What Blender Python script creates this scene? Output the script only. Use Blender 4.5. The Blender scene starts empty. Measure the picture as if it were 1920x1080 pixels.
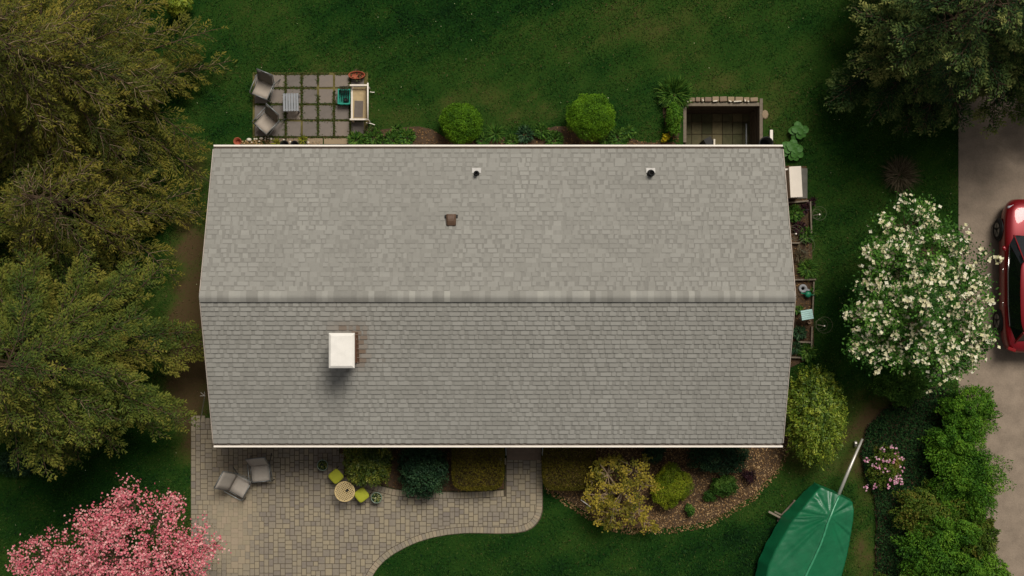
import bpy, math, random
import numpy as np
from mathutils import Vector, Matrix

random.seed(7)
rng = np.random.default_rng(7)
R = math.radians
scene = bpy.context.scene
COL = scene.collection

# ---------------------------------------------------------------- camera, sky, sun, exposure
CAM_H = 40.0
PPM = 60.0                      # photograph pixels per metre on the ground
cam_d = bpy.data.cameras.new('camera')
cam = bpy.data.objects.new('camera', cam_d)
COL.objects.link(cam)
cam.location = (0, 0, CAM_H)
cam.rotation_euler = (0, 0, 0)
cam_d.sensor_width = 36.0
cam_d.lens = 36.0 * CAM_H / (1920 / PPM)
cam_d.clip_end = 1000
scene.camera = cam

SUN_EL, SUN_AZ = 58.0, 25.0     # sun stands to the north, a little east
world = bpy.data.worlds.new('World')
scene.world = world
world.use_nodes = True
wn = world.node_tree
for n in list(wn.nodes):
    wn.nodes.remove(n)
sky = wn.nodes.new('ShaderNodeTexSky')
sky.sky_type = 'NISHITA'
sky.sun_disc = False
sky.sun_elevation = R(SUN_EL)
sky.sun_rotation = R(SUN_AZ)
sky.dust_density = 4.0
sky.ozone_density = 1.0
hs = wn.nodes.new('ShaderNodeHueSaturation')
hs.inputs['Saturation'].default_value = 0.12
bg = wn.nodes.new('ShaderNodeBackground')
bg.inputs['Strength'].default_value = 0.058
wo = wn.nodes.new('ShaderNodeOutputWorld')
wn.links.new(sky.outputs[0], hs.inputs['Color'])
wn.links.new(hs.outputs[0], bg.inputs['Color'])
wn.links.new(bg.outputs[0], wo.inputs['Surface'])

sun_d = bpy.data.lights.new('sun', 'SUN')
sun_d.energy = 3.0
sun_d.angle = R(22)
sun_d.color = (1.0, 0.955, 0.88)
sun = bpy.data.objects.new('sun', sun_d)
COL.objects.link(sun)
sd = Vector((math.cos(R(SUN_EL)) * math.sin(R(SUN_AZ)), math.cos(R(SUN_EL)) * math.cos(R(SUN_AZ)), math.sin(R(SUN_EL))))
sun.rotation_euler = sd.to_track_quat('Z', 'Y').to_euler()
sun.location = sd * 60

scene.view_settings.view_transform = 'Standard'
scene.view_settings.look = 'None'
scene.view_settings.exposure = -0.08
scene.view_settings.gamma = 1.0
scene.view_settings.use_curve_mapping = False
scene.render.engine = 'CYCLES'
scene.cycles.use_denoising = True
scene.cycles.max_bounces = 5
scene.cycles.diffuse_bounces = 2
scene.cycles.transparent_max_bounces = 4


def PX(px, py, z=0.0):
    """photograph pixel -> world x, y of the point that stands at height z"""
    k = (1 - z / CAM_H) / PPM
    return ((px - 960) * k, (540 - py) * k)


def P3(px, py, z=0.0):
    x, y = PX(px, py, z)
    return (x, y, z)


def SR(r, g, b):
    """8-bit sRGB -> linear"""
    def f(c):
        c /= 255
        return c / 12.92 if c <= 0.04045 else ((c + 0.055) / 1.055) ** 2.4
    return (f(r), f(g), f(b))


# ---------------------------------------------------------------- materials
def _new(name):
    m = bpy.data.materials.new(name)
    m.use_nodes = True
    nt = m.node_tree
    b = nt.nodes['Principled BSDF']
    return m, nt, b


def _noise(nt, scale, detail=4, coord='Object'):
    tc = nt.nodes.new('ShaderNodeTexCoord')
    n = nt.nodes.new('ShaderNodeTexNoise')
    n.inputs['Scale'].default_value = scale
    n.inputs['Detail'].default_value = detail
    nt.links.new(tc.outputs[coord], n.inputs['Vector'])
    return n


def M(name, col, rough=0.7, var=0.18, scale=9.0, metal=0.0, bump=0.0, spec=0.3, coat=0.0):
    """plain surface: base colour with noise wear, optional fine relief"""
    m, nt, b = _new(name)
    n = _noise(nt, scale)
    n2 = _noise(nt, scale * 9, 3)
    add = nt.nodes.new('ShaderNodeMath'); add.operation = 'MULTIPLY_ADD'
    add.inputs[1].default_value = 0.45
    nt.links.new(n2.outputs[0], add.inputs[0]); nt.links.new(n.outputs[0], add.inputs[2])
    r = nt.nodes.new('ShaderNodeValToRGB')
    r.color_ramp.elements[0].position = 0.45
    r.color_ramp.elements[1].position = 1.0
    r.color_ramp.elements[0].color = tuple(c * (1 - var) for c in col) + (1,)
    r.color_ramp.elements[1].color = tuple(min(1, c * (1 + var)) for c in col) + (1,)
    nt.links.new(add.outputs[0], r.inputs[0])
    nt.links.new(r.outputs[0], b.inputs['Base Color'])
    b.inputs['Roughness'].default_value = rough
    b.inputs['Metallic'].default_value = metal
    b.inputs['Specular IOR Level'].default_value = spec
    if coat:
        b.inputs['Coat Weight'].default_value = coat
        b.inputs['Coat Roughness'].default_value = 0.04
    if bump:
        bp = nt.nodes.new('ShaderNodeBump')
        bp.inputs['Strength'].default_value = bump
        bp.inputs['Distance'].default_value = 0.02
        nt.links.new(n2.outputs[0], bp.inputs['Height'])
        nt.links.new(bp.outputs[0], b.inputs['Normal'])
    return m


def MT(name, cols, rough=0.75, spec=0.2, trans=0.0, grain=0.0, gscale=30.0, stain=None, patch=None):
    """colour picked per piece from the attribute tone (0..1); stain: colour mixed in by the attribute stain"""
    m, nt, b = _new(name)
    at = nt.nodes.new('ShaderNodeAttribute'); at.attribute_name = 'tone'
    fac = at.outputs['Fac']
    if grain:
        g = _noise(nt, gscale, 5)
        ma = nt.nodes.new('ShaderNodeMath'); ma.operation = 'MULTIPLY_ADD'
        ma.inputs[1].default_value = grain
        nt.links.new(g.outputs[0], ma.inputs[0]); nt.links.new(fac, ma.inputs[2])
        sb = nt.nodes.new('ShaderNodeMath'); sb.operation = 'SUBTRACT'; sb.inputs[1].default_value = grain * 0.5
        nt.links.new(ma.outputs[0], sb.inputs[0]); fac = sb.outputs[0]
    if patch:
        g = _noise(nt, patch[0], 3)
        ma = nt.nodes.new('ShaderNodeMath'); ma.operation = 'MULTIPLY_ADD'
        ma.inputs[1].default_value = patch[1]
        nt.links.new(g.outputs[0], ma.inputs[0]); nt.links.new(fac, ma.inputs[2])
        sb = nt.nodes.new('ShaderNodeMath'); sb.operation = 'SUBTRACT'; sb.inputs[1].default_value = patch[1] * 0.5
        nt.links.new(ma.outputs[0], sb.inputs[0]); fac = sb.outputs[0]
    r = nt.nodes.new('ShaderNodeValToRGB')
    el = r.color_ramp.elements
    for i, c in enumerate(cols):
        p = i / (len(cols) - 1)
        e = el[0] if i == 0 else (el[-1] if i == len(cols) - 1 else el.new(p))
        e.position = p
        e.color = tuple(c) + (1,)
    nt.links.new(fac, r.inputs[0])
    out = r.outputs[0]
    if stain:
        a2 = nt.nodes.new('ShaderNodeAttribute'); a2.attribute_name = 'stain'
        mx = nt.nodes.new('ShaderNodeMixRGB')
        mx.inputs[2].default_value = tuple(stain) + (1,)
        nt.links.new(a2.outputs['Fac'], mx.inputs[0]); nt.links.new(out, mx.inputs[1])
        out = mx.outputs[0]
    nt.links.new(out, b.inputs['Base Color'])
    b.inputs['Roughness'].default_value = rough
    b.inputs['Specular IOR Level'].default_value = spec
    if trans:
        tr = nt.nodes.new('ShaderNodeBsdfTranslucent')
        nt.links.new(out, tr.inputs['Color'])
        ms = nt.nodes.new('ShaderNodeMixShader'); ms.inputs[0].default_value = trans
        nt.links.new(b.outputs[0], ms.inputs[1]); nt.links.new(tr.outputs[0], ms.inputs[2])
        nt.links.new(ms.outputs[0], nt.nodes['Material Output'].inputs['Surface'])
    return m


# ---------------------------------------------------------------- mesh helpers
def tag(o, label=None, cat=None, group=None, kind=None):
    if label: o['label'] = label
    if cat: o['category'] = cat
    if group: o['group'] = group
    if kind: o['kind'] = kind
    return o


def empty(name, loc, rz=0.0, label=None, cat=None, group=None):
    o = bpy.data.objects.new(name, None)
    COL.objects.link(o)
    o.location = loc
    o.rotation_euler = (0, 0, rz)
    o.empty_display_size = 0.2
    return tag(o, label, cat, group)


def origin_of(p):
    v = Vector((0, 0, 0))
    while p is not None:
        v = v + p.location
        p = p.parent
    return v


def link_mesh(name, me, mat, parent=None, smooth=False):
    o = bpy.data.objects.new(name, me)
    COL.objects.link(o)
    if mat is not None:
        me.materials.append(mat)
    if parent is not None:
        o.parent = parent
    if smooth:
        me.polygons.foreach_set('use_smooth', [True] * len(me.polygons))
    return o


class MB:
    def __init__(self):
        self.v = []; self.f = []; self.t = []; self.s = []

    def _add(self, vs, fs, tone=0.5, stain=0.0):
        b = len(self.v)
        self.v.extend([tuple(p) for p in vs])
        for f in fs:
            self.f.append(tuple(i + b for i in f))
            self.t.append(tone); self.s.append(stain)

    def box(self, c, s, rz=0.0, tone=0.5, rot=None, stain=0.0):
        hx, hy, hz = s[0] / 2, s[1] / 2, s[2] / 2
        m = rot if rot is not None else Matrix.Rotation(rz, 3, 'Z')
        c = Vector(c)
        vs = [c + m @ Vector((x * hx, y * hy, z * hz)) for x, y, z in
              ((-1, -1, -1), (1, -1, -1), (1, 1, -1), (-1, 1, -1), (-1, -1, 1), (1, -1, 1), (1, 1, 1), (-1, 1, 1))]
        self._add(vs, [(0, 3, 2, 1), (4, 5, 6, 7), (0, 1, 5, 4), (1, 2, 6, 5), (2, 3, 7, 6), (3, 0, 4, 7)], tone, stain)
        return self

    def bar(self, a, b, w, h, up=(0, 0, 1), tone=0.5):
        """square bar from a to b"""
        a, b = Vector(a), Vector(b)
        d = (b - a)
        L = d.length
        d.normalize()
        up = Vector(up)
        if abs(d.dot(up)) > 0.98: up = Vector((0, 1, 0))
        sx = d.cross(up).normalized(); sz = sx.cross(d)
        m = Matrix((sx, d, sz)).transposed()
        return self.box((a + b) / 2, (w, L, h), tone=tone, rot=m)

    def tube(self, pts, r, n=8, tone=0.5, caps=True):
        pts = [Vector(p) for p in pts]
        k = len(pts)
        rs = r if isinstance(r, (list, tuple)) else [r] * k
        vs = []
        prev = None
        for i, p in enumerate(pts):
            d = (pts[min(i + 1, k - 1)] - pts[max(i - 1, 0)])
            if d.length < 1e-9: d = Vector((0, 0, 1))
            d.normalize()
            if prev is None:
                u = d.orthogonal().normalized()
            else:
                u = (prev - d * prev.dot(d))
                u = u.normalized() if u.length > 1e-6 else d.orthogonal().normalized()
            prev = u
            w = d.cross(u)
            for j in range(n):
                a = 2 * math.pi * j / n
                vs.append(p + (u * math.cos(a) + w * math.sin(a)) * rs[i])
        fs = []
        for i in range(k - 1):
            for j in range(n):
                fs.append((i * n + j, i * n + (j + 1) % n, (i + 1) * n + (j + 1) % n, (i + 1) * n + j))
        if caps:
            fs.append(tuple(range(n - 1, -1, -1)))
            fs.append(tuple((k - 1) * n + j for j in range(n)))
        self._add(vs, fs, tone)
        return self

    def ring(self, c, rad, r, n=24, m=6, normal=(0, 0, 1), tone=0.5):
        q = Vector(normal).to_track_quat('Z', 'Y')
        c = Vector(c)
        vs = []
        for i in range(n):
            a = 2 * math.pi * i / n
            for j in range(m):
                b = 2 * math.pi * j / m
                vs.append(c + q @ Vector(((rad + r * math.cos(b)) * math.cos(a), (rad + r * math.cos(b)) * math.sin(a), r * math.sin(b))))
        fs = [(i * m + j, ((i + 1) % n) * m + j, ((i + 1) % n) * m + (j + 1) % m, i * m + (j + 1) % m) for i in range(n) for j in range(m)]
        self._add(vs, fs, tone)
        return self

    def lathe(self, prof, c=(0, 0, 0), n=24, sx=1.0, sy=1.0, tone=0.5, axis=None):
        c = Vector(c)
        q = Vector(axis).to_track_quat('Z', 'Y') if axis else None
        vs = []
        for r, z in prof:
            for j in range(n):
                a = 2 * math.pi * j / n
                p = Vector((r * math.cos(a) * sx, r * math.sin(a) * sy, z))
                vs.append(c + (q @ p if q else p))
        fs = []
        k = len(prof)
        for i in range(k - 1):
            for j in range(n):
                fs.append((i * n + j, i * n + (j + 1) % n, (i + 1) * n + (j + 1) % n, (i + 1) * n + j))
        if prof[0][0] > 1e-4: fs.append(tuple(range(n - 1, -1, -1)))
        if prof[-1][0] > 1e-4: fs.append(tuple((k - 1) * n + j for j in range(n)))
        self._add(vs, fs, tone)
        return self

    def prism(self, poly, z0, z1, tone=0.5, stain=0.0):
        n = len(poly)
        vs = [(x, y, z0) for x, y in poly] + [(x, y, z1) for x, y in poly]
        ar = sum(poly[i][0] * poly[(i + 1) % n][1] - poly[(i + 1) % n][0] * poly[i][1] for i in range(n))
        idx = list(range(n)) if ar > 0 else list(range(n - 1, -1, -1))
        fs = [tuple(n + i for i in idx), tuple(reversed(idx))]
        for a in range(n):
            i, j = idx[a], idx[(a + 1) % n]
            fs.append((i, j, n + j, n + i))
        self._add(vs, fs, tone, stain)
        return self

    def grid(self, pts, tone=0.5, flip=False):
        """rows of equally many points"""
        r, c = len(pts), len(pts[0])
        vs = [p for row in pts for p in row]
        fs = []
        for i in range(r - 1):
            for j in range(c - 1):
                q = (i * c + j, i * c + j + 1, (i + 1) * c + j + 1, (i + 1) * c + j)
                fs.append(tuple(reversed(q)) if flip else q)
        self._add(vs, fs, tone)
        return self

    def build(self, name, mat, parent=None, smooth=False, world=False, bevel=0.0, subsurf=0, attrs=False, solid=0.0):
        me = bpy.data.meshes.new(name)
        vs = self.v
        if world and parent is not None:
            o = origin_of(parent)
            vs = [(x - o.x, y - o.y, z - o.z) for x, y, z in vs]
        me.from_pydata(vs, [], self.f)
        if attrs:
            a = me.attributes.new('tone', 'FLOAT', 'FACE'); a.data.foreach_set('value', self.t)
            a = me.attributes.new('stain', 'FLOAT', 'FACE'); a.data.foreach_set('value', self.s)
        ob = link_mesh(name, me, mat, parent, smooth)
        if solid:
            m = ob.modifiers.new('solid', 'SOLIDIFY'); m.thickness = solid; m.offset = 0
        if bevel:
            m = ob.modifiers.new('bevel', 'BEVEL'); m.width = bevel; m.segments = 2; m.limit_method = 'ANGLE'
        if subsurf:
            m = ob.modifiers.new('sub', 'SUBSURF'); m.levels = subsurf; m.render_levels = subsurf
        return ob


def copy_tree(o, parent=None):
    c = o.copy()
    COL.objects.link(c)
    c.parent = parent
    for ch in list(o.children):
        copy_tree(ch, c)
    return c


def quad_mesh(name, V, tone, mat, parent=None, stain=None, nv=4):
    """V: (N, nv, 3) world points -> one mesh of N faces, shifted into the parent's frame"""
    N = V.shape[0]
    if parent is not None:
        V = V - np.array(origin_of(parent))[None, None, :]
    me = bpy.data.meshes.new(name)
    me.vertices.add(N * nv)
    me.vertices.foreach_set('co', V.astype(np.float32).ravel())
    me.loops.add(N * nv)
    me.loops.foreach_set('vertex_index', np.arange(N * nv, dtype=np.int32))
    me.polygons.add(N)
    me.polygons.foreach_set('loop_start', np.arange(0, N * nv, nv, dtype=np.int32))
    a = me.attributes.new('tone', 'FLOAT', 'FACE')
    a.data.foreach_set('value', np.clip(tone, 0, 1).astype(np.float32))
    me.update(calc_edges=True)
    me.validate()
    return link_mesh(name, me, mat, parent)


def unit(a):
    return a / np.maximum(np.linalg.norm(a, axis=-1, keepdims=True), 1e-9)


def leaf_quads(C, A, N, L, W, fold=0.15):
    A = unit(A)
    N = unit(N - A * (N * A).sum(-1, keepdims=True))
    B = np.cross(N, A)
    L = np.asarray(L)[:, None]; W = np.asarray(W)[:, None]
    V = np.empty((len(C), 4, 3))
    V[:, 0] = C - A * L * 0.5
    V[:, 1] = C + B * W * 0.5 + N * W * fold - A * L * 0.05
    V[:, 2] = C + A * L * 0.5
    V[:, 3] = C - B * W * 0.5 + N * W * fold - A * L * 0.05
    return V


def rdirs(n):
    return unit(rng.normal(size=(n, 3)))


_ph = np.random.default_rng(99)
_K = _ph.normal(size=(7, 3)); _P = _ph.uniform(0, 6.28, size=7)


def wob(p, f=1.0, seed=0.0):
    """smooth -1..1 wobble of points (N, 3)"""
    p = np.asarray(p) * f
    s = np.zeros(p.shape[0])
    for k in range(7):
        s += np.sin(p @ (_K[k] * (1 + 0.35 * k)) + _P[k] + seed * (k + 1.3)) / (1 + 0.3 * k)
    return s / 3.2


def inpoly(x, y, poly):
    x = np.asarray(x); y = np.asarray(y)
    c = np.zeros(x.shape, bool)
    n = len(poly)
    for i in range(n):
        x0, y0 = poly[i]; x1, y1 = poly[(i + 1) % n]
        if y0 == y1: continue
        t = ((y0 > y) != (y1 > y)) & (x < (x1 - x0) * (y - y0) / (y1 - y0) + x0)
        c ^= t
    return c


def pxpoly(pts, z=0.0):
    return [PX(a, b, z) for a, b in pts]


def smooth_poly(pts, it=2):
    for _ in range(it):
        q = []
        for i in range(len(pts)):
            a, b = pts[i], pts[(i + 1) % len(pts)]
            q.append((a[0] * .75 + b[0] * .25, a[1] * .75 + b[1] * .25))
            q.append((a[0] * .25 + b[0] * .75, a[1] * .25 + b[1] * .75))
        pts = q
    return pts

# ---------------------------------------------------------------- surfaces and outlines
GRASS = [SR(15, 42, 17), SR(32, 68, 22), SR(54, 84, 29), SR(80, 90, 40), SR(98, 80, 54)]
m_grass = MT('grass_blades', GRASS, rough=0.7, trans=0.25, spec=0.15)
m_lawn = MT('lawn_soil', [tuple(c * 0.62 for c in g) for g in GRASS], rough=0.95, spec=0.05, grain=0.5, gscale=14)
m_drive = M('driveway_asphalt', SR(137, 122, 106), rough=0.9, var=0.22, scale=2.2, bump=0.25, spec=0.15)
m_joint = M('joint_sand', SR(84, 74, 60), rough=1.0, var=0.25, scale=3)
m_paver = MT('paver_stone', [SR(118, 109, 101), SR(136, 126, 110), SR(148, 136, 113), SR(156, 140, 119)], rough=0.9, grain=0.4, gscale=18, patch=(0.6, 0.6))
m_slab = MT('patio_slab', [SR(104, 97, 90), SR(119, 110, 102), SR(130, 118, 106)], rough=0.9, grain=0.5, gscale=10, patch=(1.6, 0.5))
m_soil = M('bed_soil', SR(76, 60, 44), rough=1.0, var=0.4, scale=5, bump=0.6)
m_mulch = MT('mulch_bark', [SR(74, 54, 34), SR(116, 88, 56), SR(146, 114, 74), SR(192, 160, 116)], rough=0.9)
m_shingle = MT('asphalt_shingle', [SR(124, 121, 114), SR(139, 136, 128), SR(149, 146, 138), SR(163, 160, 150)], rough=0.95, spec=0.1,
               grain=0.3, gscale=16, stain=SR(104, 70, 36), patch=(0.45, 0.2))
m_deck = M('roof_underlay', SR(70, 68, 66), rough=0.95)
m_white = M('white_metal', SR(238, 228, 214), rough=0.45, var=0.05, scale=2, spec=0.4)
m_trough = M('gutter_trough', SR(176, 164, 152), rough=0.7, var=0.15, scale=1.5)
m_cream = M('cream_enamel', SR(222, 210, 194), rough=0.45, var=0.06, scale=3)
m_siding = M('wall_siding', SR(150, 116, 88), rough=0.8, var=0.1)
m_brick = M('chimney_brick', SR(128, 84, 58), rough=0.9, var=0.25, scale=12)
m_glass = M('window_glass', (0.02, 0.025, 0.03), rough=0.08, var=0.1, spec=0.6)
m_flash = M('flashing_metal', SR(168, 164, 158), rough=0.5, var=0.12, metal=0.3)
m_black = M('black_rubber', SR(28, 28, 28), rough=0.6, var=0.2)
m_brownmetal = M('brown_vent_metal', SR(92, 70, 54), rough=0.55, var=0.2, scale=14)
m_timber = MT('weathered_timber', [SR(74, 66, 56), SR(108, 98, 84), SR(134, 122, 106)], rough=0.95, grain=0.7, gscale=14)
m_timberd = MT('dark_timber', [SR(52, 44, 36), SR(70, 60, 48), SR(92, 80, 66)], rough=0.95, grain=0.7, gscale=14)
m_stone = MT('wall_stone', [SR(112, 96, 84), SR(140, 120, 100), SR(150, 132, 104)], rough=0.95, grain=0.5, gscale=12)
m_pale = M('pale_pebble', SR(214, 204, 184), rough=0.8, var=0.15, scale=20)
m_terra = M('terracotta', SR(150, 78, 54), rough=0.8, var=0.2, scale=14)
m_sling = M('sling_fabric', SR(166, 157, 145), rough=0.85, var=0.06, scale=10, bump=0.1)
m_sling2 = M('sling_fabric_grey', SR(164, 152, 138), rough=0.85, var=0.06, scale=10, bump=0.1)
m_slingback = M('sling_back_fabric', SR(132, 126, 118), rough=0.85, var=0.08, scale=10, bump=0.1)
m_alu = M('painted_aluminium', SR(122, 124, 122), rough=0.4, var=0.1, metal=0.4, spec=0.5)
m_steel = M('galvanised_steel', SR(196, 190, 180), rough=0.4, var=0.15, scale=5, metal=0.5)
m_greypaint = M('grey_paint', SR(138, 140, 142), rough=0.6, var=0.1)
m_teal = M('teal_plastic', SR(22, 140, 118), rough=0.4, var=0.12, spec=0.4)
m_iron = M('dark_iron', SR(36, 34, 32), rough=0.6, var=0.2)
m_lime = M('lime_fabric', SR(158, 160, 44), rough=0.8, var=0.08, scale=6, bump=0.1)
m_tan = M('tan_lattice', SR(196, 172, 122), rough=0.6, var=0.12, scale=20)
m_seat = M('tan_seat_weave', SR(176, 154, 116), rough=0.85, var=0.12, scale=10, bump=0.2)
m_mat = M('grey_mat', SR(106, 96, 88), rough=0.95, var=0.15, scale=20)
m_greenglass = M('green_glazed_rim', SR(120, 140, 120), rough=0.25, var=0.2, spec=0.6)
m_tarp = M('green_tarp', SR(14, 98, 60), rough=0.4, var=0.22, scale=1.6, spec=0.55)
m_paleblue = M('pale_blue_paint', SR(168, 204, 198), rough=0.6, var=0.1)
m_can = M('green_can_plastic', SR(30, 116, 84), rough=0.4, var=0.15)
m_bark = M('bark', SR(78, 62, 46), rough=0.95, var=0.3, scale=9, bump=0.5)
m_twig = M('pale_twig', SR(138, 118, 92), rough=0.95, var=0.25, scale=9)
m_stemg = M('green_stem', SR(58, 72, 30), rough=0.8, var=0.2)

def ragged(poly, amp=.06, step=.12):
    pts = []
    n_ = len(poly)
    for i in range(n_):
        a, b = poly[i], poly[(i + 1) % n_]
        k_ = max(1, int(math.hypot(b[0] - a[0], b[1] - a[1]) / step))
        for j in range(k_):
            t_ = j / k_
            pts.append((a[0] + (b[0] - a[0]) * t_, a[1] + (b[1] - a[1]) * t_))
    w_ = np.array([(x_, y_, 0) for x_, y_ in pts])
    dx = wob(w_, 2.2, 6) * amp + wob(w_, 7, 3) * amp * .6; dy = wob(w_, 2.2, 11) * amp + wob(w_, 7, 13) * amp * .6
    return [(x_ + float(p), y_ + float(q)) for (x_, y_), p, q in zip(pts, dx, dy)]


# outlines in photograph pixels, at ground level
poly_patio = pxpoly([(358, 786), (636, 786), (636, 852), (656, 884), (690, 904), (740, 917), (800, 921), (870, 922), (947, 918), (948, 862),
                     (1018, 862), (1018, 958), (1014, 972), (1006, 984), (996, 992), (984, 997), (965, 1000), (935, 1001), (900, 1000),
                     (870, 1000), (840, 1003), (812, 1008), (785, 1016), (762, 1026), (740, 1038), (722, 1051), (708, 1066), (698, 1082),
                     (691, 1100), (687, 1125), (686, 1160), (358, 1160)])
poly_bed_front = pxpoly([(637, 786), (637, 850), (657, 883), (691, 903), (741, 916), (801, 920), (870, 921), (946, 917), (946, 786)])
poly_bed_east = smooth_poly(pxpoly([(1020, 780), (1020, 918), (1062, 930), (1100, 968), (1160, 990), (1235, 993), (1300, 984), (1352, 968), (1405, 934),
                        (1440, 896), (1475, 862), (1500, 780)]), 2)
poly_bed_east = ragged(poly_bed_east, .09)
poly_bed_north = smooth_poly(pxpoly([(640, 330), (640, 262), (690, 246), (740, 240), (800, 236), (840, 262), (905, 264), (990, 250), (1060, 232), (1120, 256),
                         (1170, 250), (1196, 266), (1250, 262), (1262, 190), (1240, 180), (1290, 176), (1290, 330)]), 1)
poly_bed_side = pxpoly([(1440, 310), (1512, 312), (1514, 376), (1520, 378), (1524, 520), (1526, 668), (1480, 690), (1440, 690)])
poly_cover = smooth_poly(pxpoly([(1612, 860), (1624, 800), (1650, 766), (1700, 740), (1800, 720), (1812, 800), (1836, 900), (1850, 1000), (1862, 1160), (1640, 1160),
                     (1642, 1000), (1640, 930), (1618, 900)]), 2)
poly_cover = ragged(poly_cover, .09)
poly_slabs = pxpoly([(474, 136), (690, 136), (690, 258), (474, 258)])
X_DR0 = PX(1797, 0)[0]
poly_drive = [(X_DR0, 60), (X_DR0, -60), (X_DR0 + 5.4, -60), (X_DR0 + 5.4, 60)]
HX0, HX1, HY0, HY1 = -8.42, 7.62, -4.18, 3.72            # house walls
poly_house = [(HX0, HY0), (HX1, HY0), (HX1, HY1), (HX0, HY1)]
AX0, AY1 = PX(1281, 0)[0], PX(0, 193)[1]                  # sunken areaway
AX1, AY0 = PX(1431, 0)[0], HY1
poly_area = [(AX0 - .05, AY0), (AX1 + .1, AY0), (AX1 + .1, AY1 + .25), (AX0 - .05, AY1 + .25)]
HARD = [poly_patio, poly_bed_front, poly_bed_east, poly_bed_north, poly_bed_side, poly_drive, poly_house, poly_area]

WEAR = [(1250, 120, 260, 130, .10), (1180, 1040, 160, 60, .12), (640, 110, 140, 80, .10), (860, 60, 120, 60, -.22), (1560, 240, 60, 160, -.12), (100, 960, 160, 80, -.1),
        (1600, 830, 46, 60, .45), (1622, 930, 26, 110, .5), (1560, 860, 40, 40, .35), (1480, 870, 40, 30, .3), (1460, 200, 50, 50, .3), (1420, 165, 90, 40, .2),
        (1210, 245, 40, 30, .3), (1010, 215, 60, 30, .3), (870, 190, 70, 40, .12), (1330, 160, 70, 25, .2), (362, 560, 40, 260, 1.0), (355, 720, 36, 110, .9),
        (1700, 780, 60, 30, .6), (1400, 960, 60, 30, .25), (450, 160, 40, 60, .15), (720, 215, 40, 20, .2), (1500, 820, 30, 60, .4), (1640, 780, 40, 40, .5),
        (560, 60, 120, 50, .1), (1180, 60, 160, 50, .18), (1620, 1040, 22, 80, .5), (300, 1040, 80, 60, .1), (1780, 640, 30, 60, .2), (1530, 470, 20, 160, .2)]


def wear_at(x, y):
    x = np.asarray(x, float); y = np.asarray(y, float)
    px = x * PPM + 960; py = 540 - y * PPM
    p = np.stack([x, y, np.zeros_like(x)], -1)
    fine = 0.5 * wob(p, 2.1, 8) + 0.35 * wob(p, 6.0, 5) + 0.3 * wob(p, 13.0, 2)
    t = 0.34 + 0.17 * wob(p, 0.5, 3) + 0.30 * fine
    for cx, cy, rx, ry, s in WEAR:
        d = ((px - cx) / rx) ** 2 + ((py - cy) / ry) ** 2
        t = t + 0.72 * s * np.exp(-d * 0.9) * (1 + .55 * fine)
    return np.clip(t, 0, 1)


# lawn: one sheet to the horizon with the opening of the sunken areaway left out
bx = sorted(set([-320, -90, -40] + list(np.round(np.arange(-20, 20.01, .3), 3)) + [40, 90, 320, AX0, AX1]))
by = sorted(set([-320, -90, -40] + list(np.round(np.arange(-12, 12.01, .3), 3)) + [40, 90, 320, AY0, AY1]))
XX, YY = np.meshgrid(bx, by)
vv = np.stack([XX.ravel(), YY.ravel(), np.zeros(XX.size)], -1)
ff = []
nx = len(bx)
for j in range(len(by) - 1):
    for i in range(nx - 1):
        cx, cy = (bx[i] + bx[i + 1]) / 2, (by[j] + by[j + 1]) / 2
        if AX0 < cx < AX1 and AY0 < cy < AY1: continue
        a = j * nx + i
        ff.append((a, a + 1, a + nx + 1, a + nx))
me = bpy.data.meshes.new('lawn')
me.from_pydata(vv.tolist(), [], ff)
at = me.attributes.new('tone', 'FLOAT', 'POINT')
at.data.foreach_set('value', wear_at(vv[:, 0], vv[:, 1]).astype(np.float32))
tag(link_mesh('lawn', me, m_lawn), kind='structure')


def sheet(name, poly, z, mat, kind='structure'):
    mb = MB().prism(poly, z - 0.05, z)
    return tag(mb.build(name, mat), kind=kind)


sheet('driveway', poly_drive, 0.012, m_drive)
sheet('planting_bed', poly_bed_front, 0.02, m_soil)
sheet('planting_bed', poly_bed_east, 0.02, m_soil)
NB = [p for p in poly_bed_north]
sheet('planting_bed', [p for p in smooth_poly(pxpoly([(640, 330), (640, 262), (690, 246), (740, 240), (800, 236), (840, 262), (905, 264), (990, 250), (1060, 232), (1120, 256),
                       (1170, 250), (1196, 266), (1230, 268), (1276, 266), (1278, 330)]), 1)], 0.02, m_soil)
sheet('planting_bed', smooth_poly(pxpoly([(1252, 258), (1240, 200), (1250, 180), (1276, 178), (1278, 258)]), 1), 0.016, m_soil)
sheet('planting_bed', poly_bed_side, 0.02, m_soil)
sheet('planting_bed', poly_cover, 0.02, m_soil)


# loose mulch and litter on the beds, beyond counting
def scatter_chips(name, poly, n, zb, mat, lab, size=(.035, .08), tone=(0, 1), parent=None):
    xs = [p[0] for p in poly]; ys = [p[1] for p in poly]
    x = rng.uniform(min(xs), max(xs), n * 2); y = rng.uniform(min(ys), max(ys), n * 2)
    k = inpoly(x, y, poly)
    x, y = x[k][:n], y[k][:n]
    n = len(x)
    C = np.stack([x, y, zb + rng.uniform(.003, .03, n)], -1)
    a = rng.uniform(0, 6.28, n)
    A = np.stack([np.cos(a), np.sin(a), rng.normal(0, .25, n)], -1)
    Nn = np.array([[0, 0, 1.0]]) + rng.normal(0, .35, (n, 3))
    L = rng.uniform(size[0], size[1], n)
    V = leaf_quads(C, A, Nn, L, L * rng.uniform(.25, .6, n))
    o = quad_mesh(name, V, rng.uniform(tone[0], tone[1], n) ** 1.3, mat, parent)
    return tag(o, lab, 'mulch', kind='stuff')


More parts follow.
